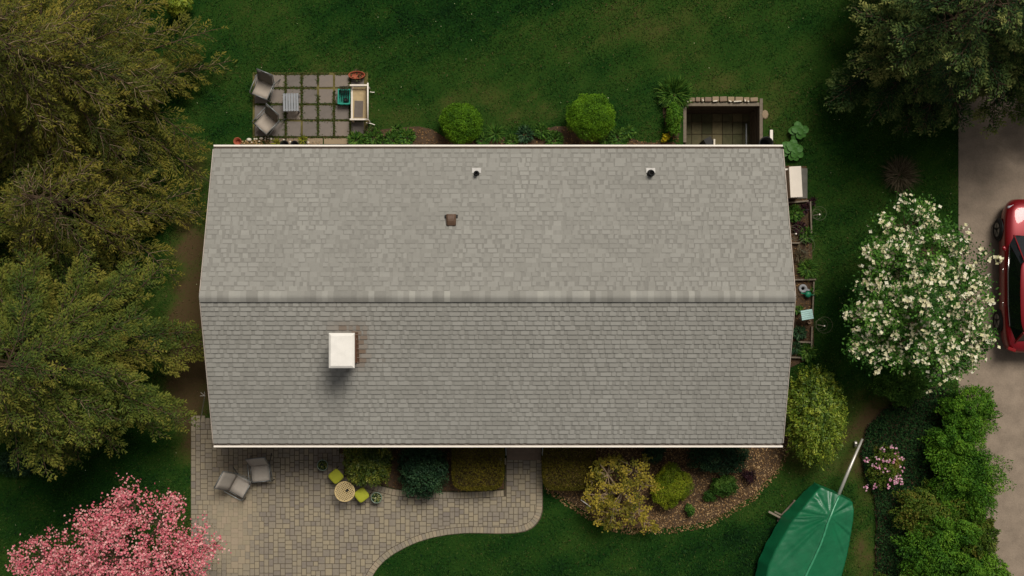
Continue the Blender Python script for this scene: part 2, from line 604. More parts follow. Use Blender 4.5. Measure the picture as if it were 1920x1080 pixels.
edge_chips = [(x_ * 1.02 - .09, y_ * 1.025) for x_, y_ in poly_bed_east]
scatter_chips('mulch', edge_chips, 15000, .02, m_mulch, 'tan bark mulch spread over the curved front bed')
scatter_chips('mulch', poly_bed_front, 2500, .02, m_mulch, 'brown mulch between the front shrubs and patio', tone=(0, .6))
scatter_chips('leaf_litter', [(min(x_, 5.22), y_) for x_, y_ in poly_bed_north], 3500, .02, m_mulch, 'dry brown leaf litter on the back bed', tone=(0, .75))
scatter_chips('leaf_litter', poly_bed_side, 2200, .02, m_mulch, 'brown litter in the narrow side bed', tone=(0, .7))
scatter_chips('leaf_litter', poly_cover, 500, .02, m_mulch, 'fallen leaves among the dark ground cover', tone=(0, .6))

# grass blades, beyond counting
n = 460000
x = rng.uniform(-18.5, 18.5, n); y = rng.uniform(-11.2, 11.2, n)
keep = np.ones(n, bool)
for pl in HARD:
    keep &= ~inpoly(x, y, pl)
sl = inpoly(x, y, poly_slabs)
keep &= ~sl
keep &= ~(inpoly(x, y, poly_cover) & (rng.uniform(size=n) < .9))
w = wear_at(x, y)
keep &= rng.uniform(size=n) > (w - .55) * 1.9
x, y, w = x[keep], y[keep], w[keep]
n = len(x)
pp = np.stack([x, y, np.zeros(n)], -1)
h = (0.055 + 0.03 * wob(pp, 3.1, 2)) * rng.uniform(.6, 1.3, n) * (1.1 - .5 * w)
h = np.maximum(h, .02)
a = rng.uniform(0, 6.28, n)
lean = rng.uniform(.3, 1.5, n)
d = np.stack([np.cos(a), np.sin(a)], -1)
s = np.stack([-d[:, 1], d[:, 0]], -1) * (0.011 + .010 * rng.uniform(size=n))[:, None]
V = np.zeros((n, 3, 3))
V[:, 0, :2] = np.stack([x, y], -1) - s; V[:, 1, :2] = np.stack([x, y], -1) + s
V[:, 2, :2] = np.stack([x, y], -1) + d * (h * lean)[:, None]
V[:, 2, 2] = h
V[:, :2, 2] = -.004
tn = w + rng.normal(0, .17, n) + (rng.uniform(size=n) < .015) * .4
tag(quad_mesh('grass', V, tn, m_grass, nv=3), 'short green lawn grass around the house', 'grass', kind='stuff')

# ---------------------------------------------------------------- front paver patio and walk
patio = MB().prism(poly_patio, -.05, .014).build('paver_patio', m_joint)
tag(patio, kind='structure')
ctr = list(range(10, 31))            # outline points along the lawn-side curve
path = [poly_patio[i] for i in ctr]
path2 = [poly_patio[i] for i in range(3, 9)]


def resample(path, step):
    pts = [Vector((p[0], p[1])) for p in path]
    out = []; carry = 0.0
    acc = [0]
    for i in range(1, len(pts)): acc.append(acc[-1] + (pts[i] - pts[i - 1]).length)
    m = int(acc[-1] / step)
    for k in range(m + 1):
        s_ = min(k * step, acc[-1] - 1e-6)
        i = max(j for j in range(len(acc) - 1) if acc[j] <= s_)
        t = (s_ - acc[i]) / max(acc[i + 1] - acc[i], 1e-9)
        out.append(pts[i].lerp(pts[i + 1], t))
    return out


def inset(path, d, side):
    out = []
    for i, p in enumerate(path):
        t = (path[min(i + 1, len(path) - 1)] - path[max(i - 1, 0)]).normalized()
        nn = Vector((-t.y, t.x)) * side
        out.append(p + nn * d)
    return out


def clean(path):
    for _ in range(3):
        path = [path[0]] + [(path[i - 1] + path[i] * 2 + path[i + 1]) / 4 for i in range(1, len(path) - 1)] + [path[-1]]
    return path


BW = .21
pieces = []      # (polygon, tone)
inner_edges = []
for pth, side in ((path, -1), (path2, -1)):
    rs = clean(resample(pth, .112))
    test = inset(rs, BW, side)
    mid = test[len(test) // 2]
    if not inpoly(np.array([mid.x]), np.array([mid.y]), poly_patio)[0]:
        side = -side
    inn = inset(rs, BW, side)
    outr = inset(rs, .012, side)
    inner_edges.append((rs, inn))
    for i in range(len(rs) - 1):
        a0, a1, b0, b1 = outr[i], outr[i + 1], inn[i], inn[i + 1]
        c = (a0 + a1 + b0 + b1) / 4
        q = [c + (p - c) * .90 for p in (a0, a1, b1, b0)]
        pieces.append(([(p.x, p.y) for p in q], rng.uniform(.2, .9)))

poly_inner = list(poly_patio)
# swap the outline's curved stretches for their inset
(rs1, in1), (rs2, in2) = inner_edges
poly_inner = [poly_patio[i] for i in range(0, 3)] + [(p.x, p.y) for p in in2] + [poly_patio[9]] + [(p.x, p.y) for p in in1] + [poly_patio[31]]
seg_in = [(in1[i], in1[i + 1]) for i in range(len(in1) - 1)] + [(in2[i], in2[i + 1]) for i in range(len(in2) - 1)]

U = .0735
gx0, gy0 = poly_patio[0][0] + .01, -10.3
gnx, gny = int((1.0 - gx0) / U) + 2, int((-4.1 - gy0) / U) + 2
occ = np.zeros((gnx, gny), bool)
sizes = [(2, 2), (2, 3), (3, 2), (3, 3), (2, 2), (3, 2), (2, 3), (3, 2), (2, 3), (2, 2)]


def clip_half(poly, p, nrm):
    out = []
    for i in range(len(poly)):
        a, b = Vector(poly[i]), Vector(poly[(i + 1) % len(poly)])
        da, db = (a - p).dot(nrm), (b - p).dot(nrm)
        if da >= 0: out.append((a.x, a.y))
        if da * db < 0:
            t = da / (da - db); q = a.lerp(b, t); out.append((q.x, q.y))
    return out


order = [(i, j) for j in range(gny) for i in range(gnx)]
for i, j in order:
    if occ[i, j]: continue
    for tr in range(9):
        w_, h_ = random.choice(sizes) if tr < 6 else ((2, 1), (1, 2), (1, 1))[tr - 6]
        if i + w_ > gnx or j + h_ > gny: continue
        if occ[i:i + w_, j:j + h_].any(): continue
        # avoid leaving single-cell slivers
        if tr < 5 and i + w_ + 1 < gnx and not occ[i + w_, j] and occ[i + w_ + 1, j]: continue
        break
    occ[i:i + w_, j:j + h_] = True
    cx = gx0 + (i + w_ / 2) * U; cy = gy0 + (j + h_ / 2) * U
    sandy = math.exp(-(((cx + 8.75) / .75) ** 2 + ((cy + 7.3) / 1.5) ** 2))
    g = .0085 - .006 * min(1, sandy * 1.6)
    x0, x1, y0, y1 = cx - w_ * U / 2 + g, cx + w_ * U / 2 - g, cy - h_ * U / 2 + g, cy + h_ * U / 2 - g
    q = [(x0, y0), (x1, y0), (x1, y1), (x0, y1)]
    ins = inpoly(np.array([p[0] for p in q]), np.array([p[1] for p in q]), poly_inner)
    if not ins.any(): continue
    if not ins.all():
        c = Vector((cx, cy))
        best = min(seg_in, key=lambda s_: ((s_[0] + s_[1]) / 2 - c).length)
        dd_ = best[1] - best[0]
        tt_ = (c - best[0]).dot(dd_) / max(dd_.length_squared, 1e-9)
        if -.8 < tt_ < 1.8:
            t = dd_.normalized(); nn = Vector((-t.y, t.x))
            pr = best[0] + nn * .05
            if not inpoly(np.array([pr.x]), np.array([pr.y]), poly_inner)[0]: nn = -nn
            q = clip_half(q, best[0] + nn * .008, nn)
            if len(q) < 3: continue
    tone = min(1, rng.uniform(.15, .68) + .4 * sandy)
    pieces.append((q, tone))


def parea(q):
    return abs(sum(q[i][0] * q[(i + 1) % len(q)][1] - q[(i + 1) % len(q)][0] * q[i][1] for i in range(len(q)))) / 2


def in_view(q):
    return -16 < q[0][0] < 16 and -8.9 < q[0][1] < -4.7


pieces.sort(key=lambda p: -(parea(p[0]) if in_view(p[0]) else 0))
rest = MB()
for k, (q, tone) in enumerate(pieces):
    zt = .032 + rng.uniform(-.002, .003)
    if k < 300:
        MB().prism(q, .002, zt, tone).build('paver', m_paver, patio, attrs=True)
    else:
        rest.prism(q, .002, zt, tone)
o = rest.build('paver_field', m_paver, patio, attrs=True)
tag(o, kind='stuff')

# ---------------------------------------------------------------- back patio of square slabs
m_moss = M('mossy_joint', SR(96, 88, 48), rough=1.0, var=.4, scale=6, bump=.4)
slabs = MB().prism(poly_slabs, -.05, .012).build('slab_patio', m_moss)
tag(slabs, kind='structure')
colx = [476, 504.5, 536, 566, 596.5, 626.5, 657, 684.5]
rowy = [139, 165.5, 196, 226, 257.5]
for i in range(7):
    for j in range(4):
        g = 2.0
        a = PX(colx[i] + g, rowy[j] + g); b = PX(colx[i + 1] - g, rowy[j + 1] - g)
        cx, cy = (a[0] + b[0]) / 2, (a[1] + b[1]) / 2
        mb = MB().box((0, 0, 0), (b[0] - a[0], a[1] - b[1], .05), tone=rng.uniform(.1, .9))
        o = mb.build('slab', m_slab, slabs, attrs=True, bevel=.006)
        o.location = (cx, cy, .014 + rng.uniform(-.004, .004)); o.rotation_euler = (0, 0, rng.normal(0, .008))
# grass in the slab joints
n = 5200
gx = []
for i in range(1, 7):
    t = rng.uniform(136, 258, 520); gx.append(np.stack([colx[i] + rng.normal(0, 2.0, 520), t], -1))
for j in range(0, 5):
    t = rng.uniform(476, 686, 560); gx.append(np.stack([t, rowy[j] + rng.normal(0, 1.7, 560)], -1))
gx = np.concatenate(gx)
kp = wob(np.stack([gx[:, 0] * .03, gx[:, 1] * .03, gx[:, 0] * 0], -1), 1.0, 4) > -.25
gx = gx[kp]; n = len(gx)
x = (gx[:, 0] - 960) / PPM; y = (540 - gx[:, 1]) / PPM
a = rng.uniform(0, 6.28, n)
C = np.stack([x, y, rng.uniform(.03, .05, n)], -1)
V = leaf_quads(C, np.stack([np.cos(a), np.sin(a), rng.uniform(.2, 1, n)], -1), rdirs(n) + np.array([[0, 0, 1.0]]), rng.uniform(.05, .10, n), rng.uniform(.018, .03, n))
tag(quad_mesh('joint_grass', V, rng.uniform(.5, .95, n), m_grass), 'grass and moss growing in the slab joints', 'grass', kind='stuff')
# brick edging strip between slabs and wall
edge = empty('edging_course', P3(610, 266, 0), 0, 'brown slab edging course between square slabs and house', 'edging')
for (a, b, t) in ((506, 536, .2), (537, 567, .4), (568, 606, .75), (607, 664, .9)):
    p0, p1 = PX(a, 259.5), PX(b, 270.5)
    MB().box(((p0[0] + p1[0]) / 2, (p0[1] + p1[1]) / 2, .015), (p1[0] - p0[0] - .02, p0[1] - p1[1], .05), tone=t).build('slab', m_stone, edge, world=True, attrs=True, bevel=.006)

# ---------------------------------------------------------------- the house
EZ = 2.70                                   # eave height
TH = math.atan2(1.64, 4.255)
CT, ST = math.cos(TH), math.sin(TH)
YR = -.235; ZR = EZ + 1.64
RX0, RX1 = -8.69, 7.885
SL = 4.255 / CT
house = empty('house', ((RX0 + RX1) / 2, YR, 0), 0, 'long single-storey house with grey shingled gable roof', 'house')


def rp(xx, s, h, side):
    """point on a roof slope: s metres down from the ridge, h above the deck; side +1 north, -1 south"""
    return (xx, YR + side * (s * CT + h * ST), ZR - s * ST + h * CT)


wall = MB()
wall.box(((HX0 + HX1) / 2, (HY0 + HY1) / 2, 1.32), (HX1 - HX0, HY1 - HY0, 2.64))
for xx, sgn in ((HX0 - .003, -1), (HX1 + .003, 1)):      # gable triangles
    wall._add([(xx, HY0, 2.62), (xx, HY1, 2.62), (xx, YR, ZR - .12)], [(0, 1, 2)] if sgn > 0 else [(0, 2, 1)])
wall.build('wall', m_siding, house, world=True)
found = MB().box(((HX0 + HX1) / 2, (HY0 + HY1) / 2, -.55), (HX1 - HX0 - .04, HY1 - HY0 - .04, 1.4))
found.build('foundation', m_stone, house, world=True, attrs=True)

# windows and doors under the eaves
for wx, side in ((-6.6, -1), (-3.6, -1), (2.6, -1), (5.6, -1), (-5.6, 1), (-1.6, 1), (1.8, 1)):
    yy = HY1 if side > 0 else HY0
    fr = MB()
    for dx in (-.62, .62): fr.box((wx + dx, yy + side * .03, 1.55), (.09, .06, 1.3))
    for dz in (-.65, 0, .65): fr.box((wx, yy + side * .03, 1.55 + dz), (1.15, .05, .08))
    w_ = MB().box((wx, yy + side * .008, 1.55), (1.15, .012, 1.22)).build('window', m_glass, house, world=True)
    fr.build('frame', m_white, w_, world=True)
for dx, side, dz in ((.38, -1, 1.4), (6.2, 1, -.15)):
    yy = HY1 if side > 0 else HY0
    d_ = MB().box((dx, yy + side * .02, dz), (.92, .04, 2.05)).build('door', m_white, house, world=True, bevel=.006)
    MB().lathe([(.0, 0), (.03, .01), (.03, .05), (0, .06)], (dx + .36, yy + side * .04, dz), 10, axis=(0, side, 0)).build('handle', m_steel, d_, world=True)

# roof deck with overhang, then the shingles
deck = MB()
for side in (1, -1):
    a = [rp(RX0 + .01, 0, 0, side), rp(RX1 - .01, 0, 0, side), rp(RX1 - .01, SL - .01, 0, side), rp(RX0 + .01, SL - .01, 0, side)]
    b = [(p[0], p[1], p[2] - .14) for p in a]
    fs = [(0, 1, 2, 3), (7, 6, 5, 4), (3, 2, 6, 7), (0, 3, 7, 4), (2, 1, 5, 6)]
    if side > 0: fs = [tuple(reversed(f)) for f in fs]
    deck._add(a + b, fs)
roof = deck.build('roof', m_deck, house, world=True)

NC = 32
EXPO = SL / NC
CHX0, CHX1 = (616 - 960) * .0146, (664.5 - 960) * .0146       # chimney cap
CHY1, CHY0 = (540 - 624.5) * .0146, (540 - 690.5) * .0146
tiles = []
shadow_bands = []


def stain_at(xx, yy):
    dx = max(CHX0 + .1 - xx, 0, xx - (CHX1 + .05)); dy = max(CHY0 + .05 - yy, 0, yy - (CHY1 + .02))
    r = math.hypot(dx, dy)
    k = .5 * math.exp(-(r / .17) ** 2)
    k *= 1.0 if (xx > CHX1 - .1 or yy > CHY1 - .05) else .15
    return min(.8, k * rng.uniform(.5, 1.3))


def wedge(x0, x1, s0, s1, h0, h1, side, g=.0):
    vs = [rp(x0, s0, h0, side), rp(x1, s0, h0, side), rp(x1, s1, h1, side), rp(x0, s1, h1, side),
          rp(x0, s0, h0 - .006, side), rp(x1, s0, h0 - .006, side), rp(x1, s1, max(.001, h1 - .016), side), rp(x0, s1, max(.001, h1 - .016), side)]
    return vs


WF = [(0, 3, 2, 1), (4, 5, 6, 7), (0, 1, 5, 4), (1, 2, 6, 5), (2, 3, 7, 6), (3, 0, 4, 7)]
WFN = [tuple(reversed(f)) for f in WF]
for side in (1, -1):
    fs = WFN if side < 0 else WF
    for k in range(NC):
        s1 = SL - k * EXPO + (.02 if k == 0 else 0); s0 = s1 - EXPO - .03
        s0 = max(s0, 0.0)
        # base layer strips
        x = RX0 - rng.uniform(0, .95)
        while x < RX1:
            x1 = x + 1.0
            a, b = max(x, RX0) + .001, min(x1, RX1) - .001
            if b - a > .02:
                yy = YR + side * s1 * CT
                tiles.append((wedge(a, b, s0, s1, .006, .026, side), fs, rng.uniform(.12, .36) if side > 0 else rng.uniform(.22, .42), stain_at((a + b) / 2, yy) * .5, (b - a) * EXPO * .5, side))
            x = x1
        # laminated tabs
        rowt = rng.normal(0, .07)
        x = RX0 + rng.uniform(-.1, .05)
        while x < RX1:
            wd = rng.choice([.10, .14, .17, .21, .28]) * rng.uniform(.9, 1.1)
            gp = rng.choice([.03, .06, .09, .12]) * rng.uniform(.8, 1.2)
            a, b = max(x, RX0 + .002), min(x + wd, RX1 - .002)
            if b - a > .03:
                yy = YR + side * s1 * CT
                grp = .10 * math.sin(a * .9 + k * .05 + side) + .09 * math.sin(a * 2.9 + .8 * math.sin(k * .2)) + .05 * math.sin(a * 5.3 + k * .1)
                tn = np.clip(rng.choice([.32, .5, .66, .8]) + grp + rowt + rng.normal(0, .05), 0, 1)
                tn = float(np.clip(.48 + (tn - .5) * .5 if side > 0 else .5 + (tn - .55) * .5, 0, 1))
                tiles.append((wedge(a, b, s0 + .03, s1 + .003, .012 + .001, .040, side), fs, tn, stain_at((a + b) / 2, yy), (b - a) * EXPO * (1 + .04 * (NC - k) / NC) + 1, side))
                if rng.uniform() < (.62 if side > 0 else .45):      # dark granule band across the exposure top, painting in the butt's shadow line
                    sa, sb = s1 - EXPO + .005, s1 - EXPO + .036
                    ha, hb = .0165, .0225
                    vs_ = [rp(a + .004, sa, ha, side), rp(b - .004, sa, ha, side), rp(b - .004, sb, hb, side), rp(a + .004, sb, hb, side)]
                    shadow_bands.append((vs_, [(0, 3, 2, 1)] if side > 0 else [(0, 1, 2, 3)]))
            x += wd + gp
tiles.sort(key=lambda t: -t[4])
field = MB()
for vs, fs in shadow_bands:
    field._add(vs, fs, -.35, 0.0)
for k, (vs, fs, tn, st, _, side) in enumerate(tiles):
    if k < 300:
        m_ = MB(); m_._add(vs, fs, tn, st)
        m_.build('shingle', m_shingle, roof, world=True, attrs=True)
    else:
        field._add(vs, fs, tn, st)
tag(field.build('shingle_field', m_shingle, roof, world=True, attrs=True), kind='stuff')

# ridge caps, each a bent piece over the raised ridge vent
x = RX0
prof = [(-.155, -.052), (-.10, -.022), (-.045, .004), (0, .012), (.045, .004), (.10, -.022), (.155, -.052)]
while x < RX1 - .02:
    x1 = min(x + .162, RX1)
    m_ = MB()
    rows = []
    for xx, dz in ((x - .01, .012), (x1, .022)):
        rows.append([(xx, YR + p[0] * 1.0, ZR + .052 + p[1] + dz) for p in prof])
    m_.grid(rows, tone=float(np.clip(rng.choice([.2, .4, .6, .8]) + rng.normal(0, .06), 0, 1)))
    lo = [[(xx, YR + sd_ * .155, z) for z in (ZR - .005 + dz, ZR - .075)] for xx, dz in ((x, .012), (x1, .022)) for sd_ in (1,)]
    m_.grid(lo, tone=.2)
    lo = [[(xx, YR - .155, z) for z in (ZR - .075, ZR - .005 + dz)] for xx, dz in ((x, .012), (x1, .022))]
    m_.grid(lo, tone=.2)
    m_.build('ridge_cap', m_shingle, roof, world=True, attrs=True)
    x = x1

# eave gutters: open trough with a rolled outer lip
for side, ye in ((1, YR + 4.255), (-1, YR - 4.255)):
    z0 = EZ - .03
    sec = [(-.005, z0 + .0), (-.005, z0 - .10), (.09, z0 - .10), (.125, z0 - .03), (.125, z0 + .008), (.112, z0 + .010), (.112, z0 - .02), (.085, z0 - .088), (.006, z0 - .088), (.006, z0)]
    g_ = MB()
    ends = []
    for xx in (RX0 - .005, RX1 + .005):
        ends.append([(xx, ye + side * a, b) for a, b in sec + [sec[0]]])
    g_.grid(ends, flip=side > 0)
    for e_, fl in ((ends[0], 0), (ends[1], 1)):
        b_ = len(g_.v); xx = e_[0][0]
        pts = [(xx, ye + side * a, b) for a, b in sec[:5]]
        g_._add(pts, [tuple(range(5))])
    gut = g_.build('gutter', m_trough, house, world=True)
    lip = MB().box(((RX0 + RX1) / 2, ye + side * .130, z0 + .008), (RX1 - RX0 + .02, .052, .03))
    lip.build('lip', m_white, gut, world=True, bevel=.006)
    MB().box(((RX0 + RX1) / 2, ye - side * .035, EZ - .10), (RX1 - RX0 - .02, .03, .16)).build('fascia', m_siding, house, world=True)
# rake trim along the gable edges
for xx in (RX0 - .012, RX1 + .012):
    for side in (1, -1):
        a = rp(xx, -.0, .018, side); b = rp(xx, SL + .01, .018, side)
        MB().bar(a, b, .020, .05).build('rake_trim', m_trough, house, world=True)
# soffit
# chimney with a white metal cap
cz = ZR - (abs((CHY0 + CHY1) / 2 - YR)) * math.tan(TH)
ccx, ccy = (CHX0 + CHX1) / 2, (CHY0 + CHY1) / 2
cw, cd = CHX1 - CHX0, CHY1 - CHY0
chim = MB().box((ccx, ccy, (cz - .4 + 4.88) / 2), (cw - .16, cd - .18, 4.88 - cz + .4)).build('chimney', m_brick, house, world=True)
cp = MB()
zc = 4.93
rows = []
o_ = [(-1, -1), (1, -1), (1, 1), (-1, 1)]
v_ = []
for fx, fy, zz in ((1, 1, zc - .10), (1, 1, zc), (.84, .88, zc + .045), (.80, .85, zc + .05)):
    v_ += [(ccx + a * cw / 2 * fx, ccy + b * cd / 2 * fy, zz) for a, b in o_]
f_ = [(3, 2, 1, 0)]
for r_ in range(3):
    for j in range(4):
        f_.append((r_ * 4 + j, r_ * 4 + (j + 1) % 4, r_ * 4 + 4 + (j + 1) % 4, r_ * 4 + 4 + j))
f_.append((12, 13, 14, 15))
cp._add(v_, f_)
cp.build('cap', M('chimney_cap_metal', SR(232, 226, 216), rough=.5, var=.08, scale=4), chim, world=True, bevel=.008)
fl = MB()
for (a, b, c_, d__) in ((CHX1 - .06, CHX1 + .005, CHY0 + .06, CHY1 - .0),):
    for yy0 in np.linspace(c_, d__ - .15, 7):
        y1 = yy0 + .14
        z0 = ZR - abs(yy0 - YR) * math.tan(TH) + .04; z1 = ZR - abs(y1 - YR) * math.tan(TH) + .04
        fl._add([(a - .04, yy0, z0), (b - .02, yy0, z0), (b - .02, y1, z1), (a - .04, y1, z1)], [(0, 1, 2, 3)])
fl.build('flashing', m_brownmetal, chim, world=True)

# plumbing vents and the hooded roof vent on the north slope
for vx, vy, rad in ((893, 324, .075), (1222, 324, .10)):
    s_ = 3.35
    x_, y_ = PX(vx, vy, 3.25)
    s_ = (y_ - YR) / CT
    z_ = ZR - s_ * ST
    pipe = MB().lathe([(rad * 1.15, -.05), (rad * 1.15, .05), (rad * .8, .10), (rad * .8, .28), (rad * .6, .28), (rad * .6, .02), (0, .02)], (x_, y_, z_), 18).build('vent_pipe', m_black, house, smooth=True, world=True)
    fp = MB()
    q = [rp(x_ - .13, s_ + .0, .046, 1), rp(x_ + .13, s_ + .0, .046, 1), rp(x_ + .13, s_ + .16, .046, 1), rp(x_ - .13, s_ + .16, .046, 1)]
    q2 = [(p[0], p[1], p[2] - .02) for p in q]
    fp._add(q + q2, [(3, 2, 1, 0), (4, 5, 6, 7), (0, 1, 5, 4), (1, 2, 6, 5), (2, 3, 7, 6), (3, 0, 4, 7)])
    fp.build('flashing', m_flash, pipe, world=True)
x_, y_ = PX(845.5, 411, 3.75)
s_ = (y_ - YR) / CT
z_ = ZR - s_ * ST
hood = MB()
rows = []
for t in np.linspace(0, 1, 6):
    yy = y_ + .15 - .32 * t
    zz = z_ + .16 + .05 * math.sin(t * 3.14) - .02 + (.10 if t > .9 else 0) * 0
    rows.append([(x_ - .135, yy, z_ - .05), (x_ - .13, yy, zz - .03), (x_ - .09, yy, zz), (x_ + .09, yy, zz), (x_ + .13, yy, zz - .03), (x_ + .135, yy, z_ - .05)])
hood.grid(rows)
hd = hood.build('roof_vent', m_brownmetal, house, world=True, solid=.012)
MB().box((x_, y_ + .10, z_ + .02), (.37, .075, .10)).build('hood_ear', m_iron, hd, world=True)
MB().box((x_, y_ - .15, z_ + .06), (.25, .02, .16)).build('hood_end', m_iron, hd, world=True)

# front steps with railings
steps = empty('front_steps', P3(983, 855, 0), 0, 'dark stone front steps with thin railings under the eave', 'steps')
x0, x1 = PX(949, 0, .3)[0], PX(1016, 0, .3)[0]
for ya, yb, zt in ((-4.19, -4.95, .40), (-4.95, -5.12, .27), (-5.12, -5.36, .14)):
    MB().box(((x0 + x1) / 2, (ya + yb) / 2, zt / 2), (x1 - x0 - .04, abs(yb - ya) - .004, zt), tone=.15).build('step', m_stone, steps, world=True, attrs=True, bevel=.008)
for xx in (x0, x1):
    rl = MB()
    rl.tube([(xx, -4.3, .35), (xx, -4.3, 1.2), (xx, -4.95, 1.2), (xx, -5.1, .95), (xx, -5.1, .1)], .016, 6)
    for yy in (-4.5, -4.7, -4.9): rl.tube([(xx, yy, .35), (xx, yy, 1.2)], .008, 5)
    rl.build('railing', m_alu, steps, world=True)
MB().box(((x0 + x1) / 2 - .22, -4.75, .41), (.6, .34, .015)).build('doormat', m_mat, None)
tag(bpy.data.objects['doormat'], 'small grey doormat lying on the top front step', 'doormat')

# ---------------------------------------------------------------- sunken areaway beside the house
area = empty('areaway', P3(1355, 230, -1.2), 0, 'sunken timber-walled areaway with mossy floor against the house', 'areaway')
fl = MB().box(((AX0 + AX1) / 2, (AY0 + AY1) / 2, -1.25), (AX1 - AX0 + .3, AY1 - AY0 + .3, .06)).build('floor', m_soil, area, world=True)
m_mossy = MT('mossy_floor', [SR(58, 60, 38), SR(80, 76, 54), SR(104, 94, 68)], rough=.95, grain=.7, gscale=7)
nxp, nyp = 7, 5
for i in range(nxp):
    for j in range(nyp):
        wx, wy = (AX1 - AX0 - .2) / nxp, (AY1 - AY0 - .1) / nyp
        MB().box((AX0 + .1 + (i + .5) * wx, AY0 + .05 + (j + .5) * wy, -1.205), (wx - .02, wy - .02, .05), tone=rng.uniform(.1, .9)).build('floor_slab', m_mossy, area, world=True, attrs=True)
TH_ = .15
for k in range(8):
    zz = -1.12 + k * .152
    inn = .0
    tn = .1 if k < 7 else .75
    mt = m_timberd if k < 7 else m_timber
    off = .012 * (k % 2)
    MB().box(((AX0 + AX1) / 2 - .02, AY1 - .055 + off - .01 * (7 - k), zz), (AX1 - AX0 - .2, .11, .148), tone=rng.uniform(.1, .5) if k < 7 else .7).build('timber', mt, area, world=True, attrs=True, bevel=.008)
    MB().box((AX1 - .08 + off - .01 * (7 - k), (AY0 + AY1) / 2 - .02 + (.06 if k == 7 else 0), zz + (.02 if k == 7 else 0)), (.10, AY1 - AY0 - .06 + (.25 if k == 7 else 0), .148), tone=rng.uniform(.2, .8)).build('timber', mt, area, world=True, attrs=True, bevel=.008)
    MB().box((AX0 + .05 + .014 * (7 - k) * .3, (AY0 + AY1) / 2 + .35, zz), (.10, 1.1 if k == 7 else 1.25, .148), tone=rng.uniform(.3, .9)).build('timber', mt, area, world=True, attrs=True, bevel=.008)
MB().box((AX0 + .05, AY0 + .28, -.62), (.10, .55, 1.2), tone=.1).build('timber', m_timberd, area, world=True, attrs=True)
MB().bar((AX1 - .32, AY0 + .1, -1.15), (AX1 - .32, AY1 - .5, -1.15), .04, .05).build('pipe', m_alu, area, world=True)
# stones laid along the far edge
xs_ = [1291, 1303, 1313, 1320, 1334, 1348, 1363, 1377, 1393, 1405, 1421]
for i in range(len(xs_) - 1):
    if i in (2,): pass
    a, b = PX(xs_[i], 183 + rng.uniform(-1, 1.5)), PX(xs_[i + 1], 190.5)
    m_ = MB().box((0, 0, 0), (b[0] - a[0] - .025, a[1] - b[1] + .02, .14), tone=rng.uniform(.2, .9))
    o = m_.build('stone', m_stone, area, attrs=True, bevel=.02)
    wo_ = origin_of(area)
    o.location = ((a[0] + b[0]) / 2 - wo_.x, (a[1] + b[1]) / 2 - wo_.y, .03 - wo_.z + rng.uniform(-.01, .015)); o.rotation_euler = (0, 0, rng.normal(0, .04))
for (px_, py_, w_, h_, rz_) in ((1292, 190.5, 8, 2.2, .1), (1318, 188, 2, 4, .2), (1341, 189.4, 8, 2, .12), (1369, 189.8, 5, 2, -.4), (1383, 190, 14, 2, .05), (1397, 188.5, 2, 4, .3), (1403, 190, 3, 2, 0)):
    x_, y_ = PX(px_, py_, .1)
    MB().box((x_, y_, .112), (w_ / PPM, h_ / PPM, .02), rz=rz_).build('pale_chip', m_pale, area, world=True)
x_, y_ = PX(1434, 215)
o = MB().lathe([(0, 0), (.13, .0), (.15, .04), (.12, .07), (0, .08)], (x_, y_, -.02), 8, sx=.75, sy=1.0, tone=.7).build('flat_stone', m_stone, None, attrs=True)
tag(o, 'flat rounded tan stone on grass right of areaway timber', 'stone')
post = empty('post', P3(1339, 264, -1.2), 0, 'short pale upright post inside the sunken areaway by the house', 'post')
x_, y_ = PX(1339.5, 266, -.2)
MB().box((x_, y_ - .02, -.7), (.05, .22, 1.0)).build('pale_face', m_pale, post, world=True)
MB().box((x_ - .16, y_ + .02, -.72), (.24, .26, .9), rz=.5).build('dark_side', m_iron, post, world=True)

# downspout extension and black bin at the north-east corner
x_, y_ = PX(1446.5, 256, .1)
o = MB().box((x_, y_ - .1, .07), (.095, .62, .07)).build('downspout', m_white, None, bevel=.012)
tag(o, 'white downspout extension lying on grass at house corner', 'downspout')
x_, y_ = PX(1437, 268, .5)
bn = empty('planter_tub', (x_, y_ - .02, 0), 0, 'black round tub by the white downspout under the eave', 'tub')
MB().lathe([(.17, 0), (.21, .45), (.225, .45), (.225, .48), (.195, .48), (.17, .1), (0, .1)], (0, 0, 0), 24).build('tub', m_black, bn, smooth=True)

